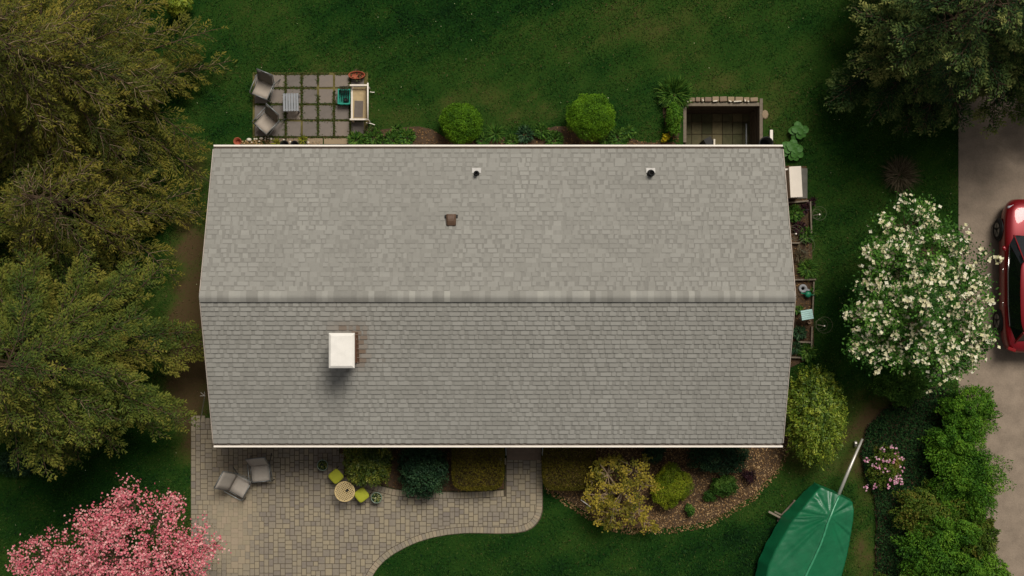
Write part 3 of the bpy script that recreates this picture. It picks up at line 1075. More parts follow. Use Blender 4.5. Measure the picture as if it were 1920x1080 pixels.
# ---------------------------------------------------------------- furniture
def sling_chair(name, loc, rz, label, msling, mback, group, recline=.42, wd=.52):
    """faces local -Y; sling seat and raked back in a tube frame with arms"""
    t = empty(name, loc, rz, label, 'chair', group)
    h = wd / 2
    sy0, sy1 = -.30, .17
    rows = []
    for q in np.linspace(0, 1, 5):
        yy = sy0 + (sy1 - sy0) * q
        zz = .43 - .06 * q - .02 * math.sin(q * 3.14)
        rows.append([(-h, yy, zz + .008), (-h * .4, yy, zz), (h * .4, yy, zz), (h, yy, zz + .008)])
    MB().grid(rows, flip=False).build('seat', msling, t, smooth=True, solid=.014)
    rows = []
    for q in np.linspace(0, 1, 6):
        yy = sy1 + .01 + recline * (q ** 1.1)
        zz = .375 + .62 * q
        rows.append([(-h * .98, yy - .01, zz), (-h * .4, yy, zz), (h * .4, yy, zz), (h * .98, yy - .01, zz)])
    MB().grid(rows).build('backrest', mback, t, smooth=True, solid=.014)
    MB().tube([(-h - .01, sy1 + .015 + recline, 1.0), (h + .01, sy1 + .015 + recline, 1.0)], .019, 8).build('top_rail', m_alu, t, smooth=True)
    MB().tube([(-h - .01, sy0 - .01, .44), (h + .01, sy0 - .01, .44)], .016, 8).build('front_rail', m_alu, t, smooth=True)
    for s in (-1, 1):
        x = s * (h + .045)
        MB().tube([(x, sy0 - .04, .0), (x, sy0 - .02, .58), (x, sy0 + .03, .63), (x, sy0 + .2, .635), (x, sy1 + .12, .60)], .015, 7).build('armrest', m_alu, t, smooth=True)
        MB().tube([(x, sy1 + .30, 0), (x - s * .03, sy1 + .02, .40), (x - s * .03, sy1 + .02 + recline * .5, .69), (x - s * .035, sy1 + .02 + recline, 1.0)], .014, 7).build('leg', m_alu, t, smooth=True)
        MB().tube([(x, sy0 - .03, .30), (x - s * .02, sy1 + .05, .36)], .012, 6).build('side_rail', m_alu, t, smooth=True)
    return t


def chair_at(px, py, rz, label, ms, mb_, group, **k):
    x, y = PX(px, py, .45)
    return sling_chair('patio_chair', (x, y, .032), rz, label, ms, mb_, group, **k)


chair_at(488, 884, R(6), 'beige sling patio chair beneath the front eave, its back towards the house', m_sling, m_sling, 'chairs on the front paver patio', recline=.30, wd=.56)
chair_at(447, 910, R(62), 'beige sling patio chair on pavers, turned towards the other beige chair', m_sling, m_sling, 'chairs on the front paver patio', recline=.36, wd=.56)
chair_at(494, 164, R(-22), 'grey sling chair at the outer corner of the square slab patio', m_sling2, m_slingback, 'chairs on the back slab patio', recline=.22, wd=.50)
chair_at(501, 228, R(-42), 'grey sling chair on the slab patio, nearer the house', m_sling2, m_slingback, 'chairs on the back slab patio', recline=.22, wd=.50)

# slatted side table
x, y = PX(545.5, 192, .42)
t = empty('side_table', (x, y, .03), R(1), 'small grey slatted table between grey sling chairs and slabs', 'table')
for k in range(6):
    MB().box((-.205 + k * .082 + .0, 0, .42), (.066, .55, .022)).build('slat', m_greypaint, t, bevel=.004)
for sx in (-1, 1):
    for sy in (-1, 1):
        MB().box((sx * .19, sy * .24, .20), (.04, .04, .41)).build('leg', m_greypaint, t)
MB().box((0, .22, .385), (.42, .03, .05)).box((0, -.22, .385), (.42, .03, .05)).build('apron', m_greypaint, t)

# teal crate with a dark rack in it
x, y = PX(646, 182, .2)
t = empty('plastic_crate', (x, y, .03), R(-1), 'teal plastic crate beside the cream bench', 'crate')
bx_, by_, hz = .36, .44, .28
MB().box((0, 0, .012), (bx_ - .02, by_ - .02, .02)).build('base', m_teal, t)
for s in (-1, 1):
    for k in range(4):
        MB().box((s * bx_ / 2, 0, .04 + k * .065), (.016, by_, .035)).build('side_rail', m_teal, t)
        MB().box((0, s * by_ / 2, .04 + k * .065), (bx_ - .02, .016, .035)).build('side_rail', m_teal, t)
    for q in (-1, 0, 1):
        MB().box((s * bx_ / 2, q * by_ * .42, .13), (.022, .04, .27)).build('upright', m_teal, t)
        MB().box((q * bx_ * .42, s * by_ / 2, .13), (.04, .022, .27)).build('upright', m_teal, t)
rm = MB()
for s in (-1, 1):
    rm.box((s * bx_ / 2, 0, .285), (.035, by_ + .03, .02)).box((0, s * by_ / 2, .2855), (bx_ - .0, .035, .018))
rm.build('rim', m_teal, t, bevel=.004)
t = empty('fire_rack', (x, y, .06), 0, 'black iron rack standing in the teal crate', 'rack')
for k in range(5):
    xx = -.10 + k * .055
    MB().tube([(xx, -.12 + .03 * (k % 2), .02), (xx + .02, .1, .30), (xx + .005, .30, .34)], .011, 6).build('rod', m_iron, t)
MB().tube([(-.13, .30, .34), (.15, .30, .34)], .010, 6).tube([(-.12, .22, .33), (.14, .22, .33)], .008, 6).build('cross_bar', m_iron, t)
MB().lathe([(0, .0), (.07, .02), (.08, .10), (.03, .16), (0, .16)], (.03, -.10, .02), 12).build('pot', m_black, t)

# cream bench facing west with a grey mat on it
x, y = PX(675, 194, .4)
t = empty('garden_bench', (x, y, .03), 0, 'cream garden bench with woven seat at the slab patio edge', 'bench')
MB().box((-.01, 0, .40), (.46, .98, .04)).build('seat', m_seat, t, bevel=.012)
MB().box((-.245, 0, .40), (.06, 1.02, .05)).build('front_rail', m_cream, t, bevel=.012)
rows = []
for q in np.linspace(0, 1, 4):
    rows.append([(.20 + .09 * q, -.5, .42 + .42 * q), (.205 + .09 * q, 0, .42 + .42 * q), (.20 + .09 * q, .5, .42 + .42 * q)])
MB().grid(rows).build('backrest', m_seat, t, solid=.02)
MB().tube([(.295, -.54, .85), (.295, .56, .85)], .024, 8).build('top_rail', m_white, t, smooth=True)
for s in (-1, 1):
    MB().box((.0, s * .525, .62), (.58, .055, .03)).build('armrest', m_cream, t, bevel=.01)
    MB().box((.0, s * .46, .47), (.44, .012, .03)).build('arm_rail', m_seat, t)
    for xx in (-.24, .25):
        MB().box((xx, s * .515, .30), (.045, .045, .62)).build('leg', m_cream, t)
MB().tube([(.16, -.56, .10), (.30, -.58, .07), (.42, -.62, .03)], .014, 6).tube([(.28, .40, .1), (.36, .39, .05), (.41, .40, .03)], .014, 6).build('rocker', m_white, t)
x, y = PX(672.5, 205, .46)
o = MB().box((x, y, .462), (.27, .53, .018), rz=R(-2)).build('mat', m_mat, None, bevel=.006)
tag(o, 'dark grey mat lying on the cream bench seat', 'mat')

# oval terracotta planter
x, y = PX(669, 141, .2)
t = empty('oval_planter', (x, y, .0), R(2), 'oval terracotta planter at the far corner of slab patio', 'planter')
MB().lathe([(.9, 0), (1.0, .22), (1.04, .22), (1.04, .26), (.93, .26), (.86, .18), (0, .18)], (0, 0, 0), 28, sx=.255, sy=.12).build('pot', m_terra, t, smooth=True)
m_wilt = MT('wilted_leaf', [SR(40, 30, 22), SR(60, 66, 34), SR(96, 90, 60)], rough=.8)
def tuft(name, parent, c, rad, n, L, W, mat, up=.5, tone=(0, 1), zj=.04, curve=0.0):
    """leaves springing outwards from round a point (world coordinates)"""
    a = rng.uniform(0, 6.28, n); r = rad * np.sqrt(rng.uniform(0, 1, n))
    C = np.stack([c[0] + r * np.cos(a), c[1] + r * np.sin(a), c[2] + rng.uniform(0, zj, n)], -1)
    A = np.stack([np.cos(a) + rng.normal(0, .4, n), np.sin(a) + rng.normal(0, .4, n), rng.uniform(up * .2, up * 1.6, n)], -1)
    Nn = np.array([[0, 0, 1.0]]) + rng.normal(0, .4, (n, 3))
    LL = rng.uniform(L * .6, L * 1.2, n)
    A = unit(A)
    return quad_mesh(name, leaf_quads(C + A * LL[:, None] * .4, A, Nn, LL, W * rng.uniform(.7, 1.3, n)), rng.uniform(tone[0], tone[1], n), mat, parent)
tuft('wilted_plant', t, (x, y, .17), .16, 60, .10, .03, m_wilt)

# round lattice bistro table with its two lime chairs
x, y = PX(646.5, 921.5, .7)
t = empty('bistro_table', (x, y, .03), 0, 'round tan lattice-topped bistro table between lime chairs', 'table')
RT = .30
MB().ring((0, 0, .70), RT, .018, 36, 8).build('rim', m_tan, t, smooth=True)
for dirn in (0, 1):
    a0 = R(28) + dirn * math.pi / 2
    for k in range(-5, 6):
        off = k * .052
        if abs(off) > RT - .02: continue
        l = math.sqrt(RT ** 2 - off ** 2)
        dx, dy = math.cos(a0), math.sin(a0)
        MB().bar((-dy * off - dx * l, dx * off - dy * l, .70 + dirn * .004), (-dy * off + dx * l, dx * off + dy * l, .70 + dirn * .004), .019, .010).build('lattice_strip', m_tan, t)
MB().tube([(0, 0, .06), (0, 0, .69)], .022, 10).build('column', m_iron, t, smooth=True)
MB().lathe([(.2, 0), (.2, .015), (.04, .05), (0, .05)], (0, 0, 0), 20).build('base', m_iron, t, smooth=True)
o = empty('candle_cup', (x + .085, y + .055, .742), 0, 'small black cup on the round lattice table', 'cup')
MB().lathe([(.03, 0), (.042, .06), (.036, .06), (.026, .01), (0, .01)], (0, 0, 0), 14).build('cup', m_black, o, smooth=True)
for px_, py_, rz_, lab in ((630, 893, R(42), 'lime cushioned stool nearer the eave beside bistro table'),
                            (678, 928, R(38), 'lime cushioned stool beside the planter with yellow blooms')):
    x, y = PX(px_, py_, .48)
    t = empty('garden_stool', (x, y, .03), rz_, lab, 'stool', 'lime stools at the bistro table')
    cm = MB(); rws = []
    for f_, z_ in ((.0, .425), (.90, .425), (.98, .435), (1.0, .455), (.98, .475), (.90, .490), (.6, .498), (.0, .502)):
        row = []
        for q_ in range(41):
            a_ = 2 * math.pi * q_ / 40
            rr_ = .195 / ((abs(math.cos(a_)) ** 5 + abs(math.sin(a_)) ** 5) ** .2)
            row.append((rr_ * f_ * math.cos(a_), rr_ * f_ * math.sin(a_), z_))
        rws.append(row)
    cm.grid(rws)
    cm.build('cushion', m_lime, t, smooth=True)
    MB().box((0, 0, .40), (.35, .35, .03)).build('seat_frame', m_iron, t)
    for sx in (-1, 1):
        for sy in (-1, 1):
            MB().tube([(sx * .15, sy * .15, .40), (sx * .17, sy * .17, 0)], .012, 6).build('leg', m_iron, t)

# two round rimmed flower pots
m_flowerleaf = MT('pot_plant_leaf', [SR(24, 44, 20), SR(46, 70, 30), SR(120, 120, 60), SR(190, 190, 150)], rough=.7)
for px_, py_, lab, tn in ((605, 872, 'round pale-rimmed pot of dark leaves beside lime stool', (0, .75)),
                           (706, 933, 'round pale-rimmed pot with yellow blooms at end of bistro set', (.1, 1))):
    x, y = PX(px_, py_, .35)
    t = empty('flower_pot', (x, y, .03), 0, lab, 'flower pot', 'pots beside the bistro set')
    MB().lathe([(.11, 0), (.165, .30), (.17, .34), (.155, .34), (.14, .26), (0, .26)], (0, 0, 0), 24).build('pot', m_black, t, smooth=True)
    MB().ring((0, 0, .345), .162, .011, 28, 6).build('rim', m_greenglass, t, smooth=True)
    tuft('plant', t, (x, y, .30), .10, 80, .09, .04, m_flowerleaf, tone=tn)

# pots and pale stones along the back wall
def small_pot(px_, py_, rad, h, mat, lab, cat='pot', tilt=0.0, grp=None):
    x, y = PX(px_, py_, h)
    t = empty('garden_pot', (x, y, .0), 0, lab, cat, grp)
    t.rotation_euler = (tilt, 0, 0)
    MB().lathe([(rad * .7, 0), (rad * .95, h * .85), (rad * 1.06, h * .85), (rad * 1.06, h), (rad * .9, h), (rad * .68, h * .25), (0, h * .25)], (0, 0, 0), 20).build('pot', mat, t, smooth=True)
    return t, x, y
small_pot(445, 265, .12, .22, m_terra, 'empty terracotta pot at the back corner of the house')
for px_, py_, rad, lab in ((533, 271, .13, 'black pot leaning on yellow-green leaves by back wall'), (552, 271, .12, 'black pot between two others along the back gutter'), (571, 269, .065, 'smallest black pot by the back wall, under a yellow-green plant')):
    small_pot(px_, py_, rad, .2, m_black, lab)
m_lime2 = MT('yellow_green_leaf', [SR(60, 74, 20), SR(110, 120, 34), SR(170, 160, 50)], rough=.7, trans=.2)
for px_, py_, r_, lab in ((519, 269, .14, 'yellow-green plant left of the black pots by back wall'), (568, 263, .12, 'spiky yellow-green plant above the smallest black pot')):
    x, y = PX(px_, py_, .1)
    o = empty('potted_plant', (x, y, 0), 0, lab, 'plant')
    tuft('leaves', o, (x, y, .12), r_ * .5, 70, .16, .03, m_lime2)
    MB().tube([(0, 0, 0), (0, 0, .14)], .01, 5).build('stem', m_stemg, o)
k = 0
pebs = [(467, 262, 4), (477, 260.5, 1.8), (481, 260.5, 2.2), (490, 259.5, 3.2), (498, 258.3, 2.2), (503, 259.5, 1.8), (508, 260.5, 2.8), (497, 262, 2), (532, 262.5, 2), (544, 266, 2), (560, 266.5, 2), (578, 267, 2.2),
        (472, 267, 1.7), (486, 265, 1.6), (513, 265, 1.8)]
pebs.sort()
ORD = 'first second third fourth fifth sixth seventh eighth ninth tenth eleventh twelfth thirteenth fourteenth fifteenth'.split()
for kk, (px_, py_, r_) in enumerate(pebs):
    x, y = PX(px_, py_, .04)
    r_ = r_ / PPM * 1.15
    o = MB().lathe([(0, 0), (r_ * .8, r_ * .1), (r_, r_ * .4), (r_ * .7, r_ * .8), (0, r_ * .95)], (x, y, .02), 9, sx=rng.uniform(.8, 1.2), sy=rng.uniform(.7, 1.0)).build('white_stone', m_pale, None, smooth=True)
    tag(o, 'pale rounded stone by the back wall, %s from the terracotta pot' % ORD[kk], 'stone', 'pale stones along the back wall')
# tan shells and chips by the wall
scatter_chips('shell_chips', pxpoly([(452, 264), (520, 262), (600, 266), (600, 272), (452, 272)]), 420, .02, m_mulch, 'broken tan shell chips under the back gutter', size=(.03, .07), tone=(.5, 1))

# ---------------------------------------------------------------- things in the east side bed
x, y = PX(1493, 341, .75)
t = empty('heat_pump', (x, y, 0), R(3), 'cream outdoor heat pump unit at the east wall', 'heat pump')
MB().box((-.02, 0, .40), (.34, .92, .70)).build('body', m_cream, t, bevel=.02)
MB().box((-.02, 0, .765), (.375, .95, .03)).build('top_cover', m_cream, t, bevel=.012)
g_ = MB()
for k in range(1, 7): g_.ring((.155, .12, .42), k * .045, .005, 24, 4, normal=(1, 0, 0))
g_.build('fan_grille', m_iron, t)
for s in (-1, 1): MB().box((-.02, s * .33, .025), (.36, .06, .05)).build('foot', m_iron, t)
MB().tube([(-.16, .40, .55), (-.30, .42, .50), (-.42, .40, .3)], .03, 8).build('pipe', m_white, t, smooth=True)
x0, y0 = PX(1472, 372); x1, y1 = PX(1513, 316)
o = MB().box(((x0 + x1) / 2, (y0 + y1) / 2, .03), (x1 - x0, y1 - y0, .07)).build('equipment_pad', M('concrete_pad', SR(104, 100, 92), rough=.95, var=.2), None)
tag(o, 'grey concrete pad under the cream heat pump', 'pad')
o = MB().box(((x0 + x1) / 2 - .35, (y0 + y1) / 2, .07), (.22, .8, .01)).build('pad_gravel', m_soil, None)
tag(o, 'dark strip of dirt between heat pump and wall', 'dirt', kind='stuff')
bedf = empty('bed_edging', P3(1522, 520, 0), 0, 'weathered timber edging round the narrow east bed', 'edging')
for a, b in (((1478, 380), (1516, 376.5)), ((1519.5, 377), (1521.5, 438)), ((1484, 455.5), (1500, 455.5)), ((1490, 524.5), (1530, 524)), ((1526, 528), (1523.5, 588)), ((1522.5, 612), (1521.5, 654)), ((1482, 670), (1506, 670.5)), ((1497, 641), (1520, 642))):
    pa, pb = PX(*a, .14), PX(*b, .14)
    MB().bar((pa[0], pa[1], .08), (pb[0], pb[1], .08), .045, .16, tone=rng.uniform(.5, 1)).build('board', m_timber, bedf, world=True, attrs=True)
m_wire = M('cage_wire', SR(92, 92, 70), rough=.6, var=.15)
cages = [(1533, 401, .21, 'wire plant cage with white stake tip on lawn by bed corner'), (1489, 437, .24, 'wire plant cage among dark leaves close to the east wall'),
         (1510, 461, .23, 'wire plant cage over the leafy clump in mid bed'), (1542, 609, .25, 'wire plant cage standing on grass beside pale blue table')]
for px_, py_, r_, lab in cages:
    x, y = PX(px_, py_, .6)
    t = empty('wire_cage', (x, y, 0), 0, lab, 'plant cage', 'wire plant cages')
    for zz, f in ((.15, .55), (.5, .72), (.85, 1.0)):
        MB().ring((.0, 0, zz), r_ * f, .005, 26, 5).build('ring', m_wire, t)
    for k in range(3):
        a = k * 2.09 + .4
        MB().tube([(r_ * .4 * math.cos(a), r_ * .4 * math.sin(a), 0), (r_ * math.cos(a), r_ * math.sin(a), .86)], .004, 5).build('wire', m_wire, t)
    if px_ in (1533, 1489, 1542):
        MB().tube([(.0, -.02, 0), (.01, -.03, .8)], .012, 6).lathe([(0, 0), (.024, .01), (.024, .05), (0, .06)], (.01, -.03, .78), 8).build('stake', m_white, t)
# grey ring with a tail, watering can, pale blue slatted table
x, y = PX(1506, 541, .1)
t = empty('round_dish', (x, y, .03), R(-14), 'grey ring-shaped dish with tapering handle in the east bed', 'dish')
MB().lathe([(.05, .0), (.13, .0), (.135, .04), (.10, .055), (.05, .03), (.05, 0)], (0, 0, 0), 24).build('ring', m_greypaint, t, smooth=True)
MB().prism([(.11, .035), (.11, -.035), (.30, -.01), (.30, .01)], .02, .045).build('handle', m_greypaint, t)
x, y = PX(1515, 552, .15)
t = empty('watering_can', (x, y, .03), R(-8), 'green plastic watering can lying beside grey ring dish', 'watering can')
MB().lathe([(.085, 0), (.10, .03), (.095, .17), (.06, .2), (0, .2)], (0, 0, 0), 18).build('body', m_can, t, smooth=True)
MB().tube([(-.07, 0, .06), (-.18, .01, .16), (-.24, .01, .19)], [.03, .018, .022], 8).build('spout', m_can, t, smooth=True)
MB().tube([(.05, 0, .2), (.14, 0, .22), (.19, 0, .14), (.09, 0, .05)], .012, 7).build('handle', m_can, t, smooth=True)
x, y = PX(1513, 590, .5)
t = empty('small_table', (x, y, .02), R(9), 'pale blue slatted little table standing in the east bed', 'table')
for k in range(5):
    MB().box((0, -.122 + k * .061, .5), (.36, .054, .018)).build('slat', m_paleblue, t, bevel=.003)
for sx in (-1, 1):
    for sy in (-1, 1):
        MB().box((sx * .14, sy * .115, .25), (.03, .03, .49)).build('leg', m_paleblue, t)
x, y = PX(1520, 604, .3)
o = MB().lathe([(.05, 0), (.065, .12), (.05, .12), (.04, .02), (0, .02)], (x, y, .02), 12).build('clay_pot', m_stone, None, smooth=True, attrs=True)
tag(o, 'tiny tan clay pot just below the pale blue table', 'pot')

# thin pole with a forked end at the west gable
a, b = P3(384, 742, 2.0), P3(374, 801, .05)
t = empty('thin_pole', (b[0], b[1], .03), 0, 'thin pale pole with forked end leaning beside west gable', 'pole')
MB().tube([b, a], .013, 6).build('shaft', m_steel, t, world=True)
f_ = MB()
for d_ in ((-.13, .0), (-.11, .10), (.0, .12)): f_.tube([a, (a[0] + d_[0], a[1] + d_[1], a[2] + .05)], .009, 5)
f_.build('fork', m_steel, t, world=True)
o = MB().tube([P3(1089, 937, .05), P3(1108, 951, .06)], .016, 6).build('stake', m_steel, None)
tag(o, 'short pale stake lying on grass at the bed edge', 'stake')

# ---------------------------------------------------------------- boat trailer under a green tarp
gun_l = [(1538, 914), (1520, 934), (1500, 960), (1486, 976), (1470, 1005), (1455, 1030), (1442, 1060), (1436, 1090), (1434, 1130), (1436, 1170), (1446, 1200)]
gun_r = [(1599, 942), (1601, 957), (1600, 975), (1597, 995), (1594, 1015), (1590, 1035), (1584, 1060), (1577, 1085), (1566, 1120), (1550, 1160), (1520, 1200)]
rid = [(1573, 929), (1565, 946), (1558, 964), (1551, 980), (1545, 1000), (1537, 1022), (1524, 1050), (1511, 1076), (1497, 1110), (1482, 1150), (1476, 1200)]
zrid = [.98, 1.10, 1.22, 1.25, 1.24, 1.23, 1.22, 1.2, 1.18, 1.14, 1.0]
t = empty('covered_boat', P3(1520, 1030, 0), 0, 'trailered boat under a bright green tarp on the lawn', 'boat')
ctl = []
for i in range(11):
    zg = .88 if i > 0 else .82
    gl, gr, rr = P3(*gun_l[i], zg), P3(*gun_r[i], zg), P3(*rid[i], zrid[i])
    sk = [0, .12, .22, .3, .3, .3, .3, .3, .3, .3, .3][i]
    d = Vector((gl[0] - gr[0], gl[1] - gr[1], 0)).normalized()
    bl = (gl[0] + d.x * (.10 + sk * .4), gl[1] + d.y * (.10 + sk * .4), .30)
    br = (gr[0] - d.x * .04, gr[1] - d.y * .04, .40)
    ctl.append((bl, gl, rr, gr, br))
ctl = np.array(ctl)                                   # (11, 5, 3)
NS, NW = 90, 72
us = np.linspace(0, 10, NS)
cs = np.stack([np.stack([np.interp(us, range(11), ctl[:, j, k]) for k in range(3)], -1) for j in range(5)], 1)   # NS,5,3
wpos = np.array([0, .16, .5, .88, 1.0])
wq = np.linspace(0, 1, NW)
G = np.stack([np.stack([np.interp(wq, wpos, cs[i, :, k]) for k in range(3)], -1) for i in range(NS)], 0)  # NS,NW,3
# rounded edges, sag between ridge and gunwale, creases fanning out of one ridge point
sag = np.where((wq > .16) & (wq < .5), np.sin((wq - .16) / .34 * math.pi), 0) + np.where((wq >= .5) & (wq < .88), np.sin((wq - .5) / .38 * math.pi), 0)
G[:, :, 2] -= .03 * sag[None, :] * np.clip(us / 2, 0, 1)[:, None]
c0 = np.array(P3(1556, 968, 1.2))
dv = G - c0
ang = np.arctan2(dv[:, :, 1], dv[:, :, 0]); rr_ = np.hypot(dv[:, :, 0], dv[:, :, 1])
cre = np.zeros(ang.shape)
for a0, amp, wdt, rmx in ((R(116), .05, .10, 1.1), (R(178), .06, .06, 1.1), (R(205), .05, .10, 1.4), (R(20), .05, .10, .9), (R(-45), .035, .07, 1.2), (R(225), .035, .05, 2.2), (R(-70), .03, .05, 1.5), (R(150), .03, .07, 1.2), (R(80), .03, .1, .9)):
    da = np.angle(np.exp(1j * (ang - a0)))
    cre -= amp * np.exp(-(da / wdt) ** 2) * np.exp(-((rr_ - rmx * .5) / (rmx * .55)) ** 2)
    cre += amp * .6 * np.exp(-((da - wdt * 1.7) / wdt) ** 2) * np.exp(-((rr_ - rmx * .5) / (rmx * .55)) ** 2)
pw = G.reshape(-1, 3)
wr = (.010 * wob(pw * [1, 1, 0], 3.2, 4) + .007 * wob(pw * [1, 1, 0], 7.5, 9) + .004 * wob(pw * [1, 1, 0], 19, 1)).reshape(ang.shape)
# puckers along the left gunwale at the bow
puck = .02 * np.sin(us * 15)[:, None] * np.exp(-((wq - .2) / .09) ** 2)[None, :] * np.exp(-((us - 2) / 2.0) ** 2)[:, None]
skirt = .010 * np.sin(us * 6 + 1)[:, None] * (np.exp(-(wq / .08) ** 2) + np.exp(-((1 - wq) / .05) ** 2))[None, :]
G[:, :, 2] += (cre + wr + puck)
G[:, :, 0] += skirt
mb = MB(); mb.grid([[tuple(p) for p in row] for row in G], flip=True)
fr_ = MB()
tarp = mb.build('tarp', m_tarp, t, smooth=True, world=True)
# front and rear flaps
for row, fl in ((G[0], False), (G[-1], True)):
    low = row.copy(); low[:, 2] = np.minimum(row[:, 2], .35)
    low[:, 1] += .05 if not fl else -.05
    MB().grid([[tuple(p) for p in low], [tuple(p) for p in row]], flip=fl).build('tarp_end', m_tarp, t, world=True)
# seam strap along the ridge
sp = [(p[0], p[1], p[2] + .012) for p in (G[i, NW // 2] for i in range(0, NS, 3))]
m_strap = M('tarp_seam', SR(58, 138, 98), rough=.3, var=.2, scale=10, spec=.6)
MB().tube(sp, [.026 + .016 * abs(math.sin(i * 1.7)) for i in range(len(sp))], 7).build('seam', m_strap, t, smooth=True, world=True)
hull = MB()
rows = []
for i in range(11):
    c = ctl[i]
    gl, gr, rr = c[1], c[3], c[2]
    m_ = (gl + gr) / 2
    rows.append([tuple(gl * .9 + m_ * .1 - [0, 0, .06]), tuple(gl * .7 + m_ * .3 - [0, 0, .3]), (m_[0], m_[1], .38), tuple(gr * .7 + m_ * .3 - [0, 0, .3]), tuple(gr * .9 + m_ * .1 - [0, 0, .06])])
hull.grid(rows)
hull.build('hull', m_white, t, world=True)
MB().tube([P3(1571, 931, .70), P3(1590, 885, .66), P3(1617, 823, .60)], [.058, .05, .035], 10).build('tongue', m_steel, t, smooth=True, world=True)
jx = P3(1612, 836, .6)
MB().tube([(jx[0], jx[1], .10), (jx[0], jx[1], .62)], .022, 8).lathe([(0, -.03), (.09, -.03), (.09, .03), (0, .03)], (jx[0], jx[1], .10), 14, axis=(1, 0, 0)).build('jack', m_steel, t, world=True)
for q, sgn in ((8, 1), (8, 3)):
    c = ctl[7][sgn]
    m_ = (ctl[7][1] + ctl[7][3]) / 2
    p = c * .72 + m_ * .28
    MB().lathe([(.12, -.09), (.27, -.09), (.30, -.05), (.30, .05), (.27, .09), (.12, .09)], (p[0], p[1], .30), 20, axis=(.93, .36, 0)).build('wheel', m_black, t, smooth=True, world=True)
MB().bar(tuple(ctl[7][1] * .72 + m_ * .28 + np.array([0, 0, -.58])), tuple(ctl[7][3] * .72 + m_ * .28 + np.array([0, 0, -.58])), .06, .06).build('axle', m_steel, t, world=True)

# boards stacked by the tarp
bd = empty('timber_offcuts', P3(1468, 962, 0), 0, 'weathered timber boards crossed beside the green tarp', 'boards')
for a, b, w_, h_, z_, tn in (((1462, 976), (1491, 945), .20, .05, .10, .75), ((1441, 959), (1474, 976), .06, .05, .20, 1.0), ((1452, 959), (1478, 972), .05, .04, .155, .6), ((1459, 973), (1468, 979), .14, .05, .05, .8), ((1487, 940), (1495, 944), .12, .08, .09, .9)):
    pa, pb = PX(*a, z_), PX(*b, z_)
    MB().bar((pa[0], pa[1], z_), (pb[0], pb[1], z_), w_, h_, tone=tn).build('board', m_timber, bd, world=True, attrs=True, bevel=.005)

# ---------------------------------------------------------------- red car on the driveway
m_red = M('red_car_paint', SR(128, 8, 20), rough=.38, var=.04, scale=2, metal=.3, spec=.4, coat=.6)
m_carglass = M('car_glass', (.006, .007, .008), rough=.05, var=.05, spec=.7)
m_chrome = M('chrome', SR(230, 225, 220), rough=.12, var=.03, metal=1.0)
m_tyre = M('tyre_rubber', SR(22, 22, 22), rough=.8, var=.15)
m_lamp = M('lamp_lens', SR(200, 200, 205), rough=.1, var=.05, spec=.6)
m_tail = M('tail_lens', SR(120, 8, 10), rough=.15, var=.05, spec=.6)
car = empty('parked_car', (15.98, .385, .012), 0, 'glossy red car parked on the driveway at the right', 'car')
ST_ = [  # y, half width, deck height, sill height
    (-2.36, .60, .80, .34), (-2.30, .74, .92, .28), (-2.1, .84, 1.00, .24), (-1.7, .90, 1.00, .22), (-1.2, .925, .99, .21), (-.4, .92, .975, .2), (.4, .915, .97, .2),
    (1.0, .915, .985, .2), (1.3, .91, .97, .2), (1.7, .885, .92, .22), (2.05, .82, .86, .24), (2.25, .70, .77, .27), (2.34, .54, .66, .32)]
rows = []
for y, w, z, s in ST_:
    half = [(0, z + .015), (w * .45, z + .012), (w * .74, z - .005), (w * .90, z - .05), (w * .985, z - .15), (w, z - .28), (w * .985, (z + s) / 2 - .08), (w * .96, s + .06), (w * .88, s)]
    rows.append([(-a, y, b) for a, b in reversed(half)] + [(a, y, b) for a, b in half[1:]])
bdy = MB(); bdy.grid(rows, flip=False)
for r_, rev in ((rows[0], False), (rows[-1], True)):
    k = len(bdy.v); bdy._add(r_, [tuple(range(len(r_)))] if rev else [tuple(range(len(r_) - 1, -1, -1))])
body = bdy.build('body', m_red, car, smooth=True, subsurf=2)
me = body.data
# cabin: dark glass shell, red roof skin and pillars
base = [(-.66, 1.22), (-.80, .95), (-.85, .1), (-.845, -.9), (-.80, -1.55), (-.62, -2.02)]
top_ = [(-.54, .42), (-.66, .32), (-.695, -.2), (-.69, -.9), (-.65, -1.45), (-.54, -1.72)]
zb_ = [.975, .965, .96, .965, .975, .985]; zt_ = [1.44, 1.46, 1.505, 1.50, 1.45, 1.38]
lb = [(a, b, z) for (a, b), z in zip(base, zb_)]; lt = [(a, b, z) for (a, b), z in zip(top_, zt_)]
lbm = [(-a, b, z) for a, b, z in reversed(lb)]; ltm = [(-a, b, z) for a, b, z in reversed(lt)]
ringb, ringt = lb + lbm, lt + ltm
gl = MB(); gl.grid([ringb + [ringb[0]], ringt + [ringt[0]]])
cab = gl.build('cabin_glass', m_carglass, car)
rf = MB()
rows = []
for i in range(6):
    a, b, z = lt[i]
    rows.append([(a - .012, b, z - .012), (a * .85, b, z + .02), (a * .4, b, z + .04), (0, b + (.03 if i == 0 else -.03 if i == 5 else 0), z + .045), (-a * .4, b, z + .04), (-a * .85, b, z + .02), (-a + .012, b, z - .012)])
rf.grid(rows)
rf.build('roof_panel', m_red, car, smooth=True, subsurf=2, solid=.02)
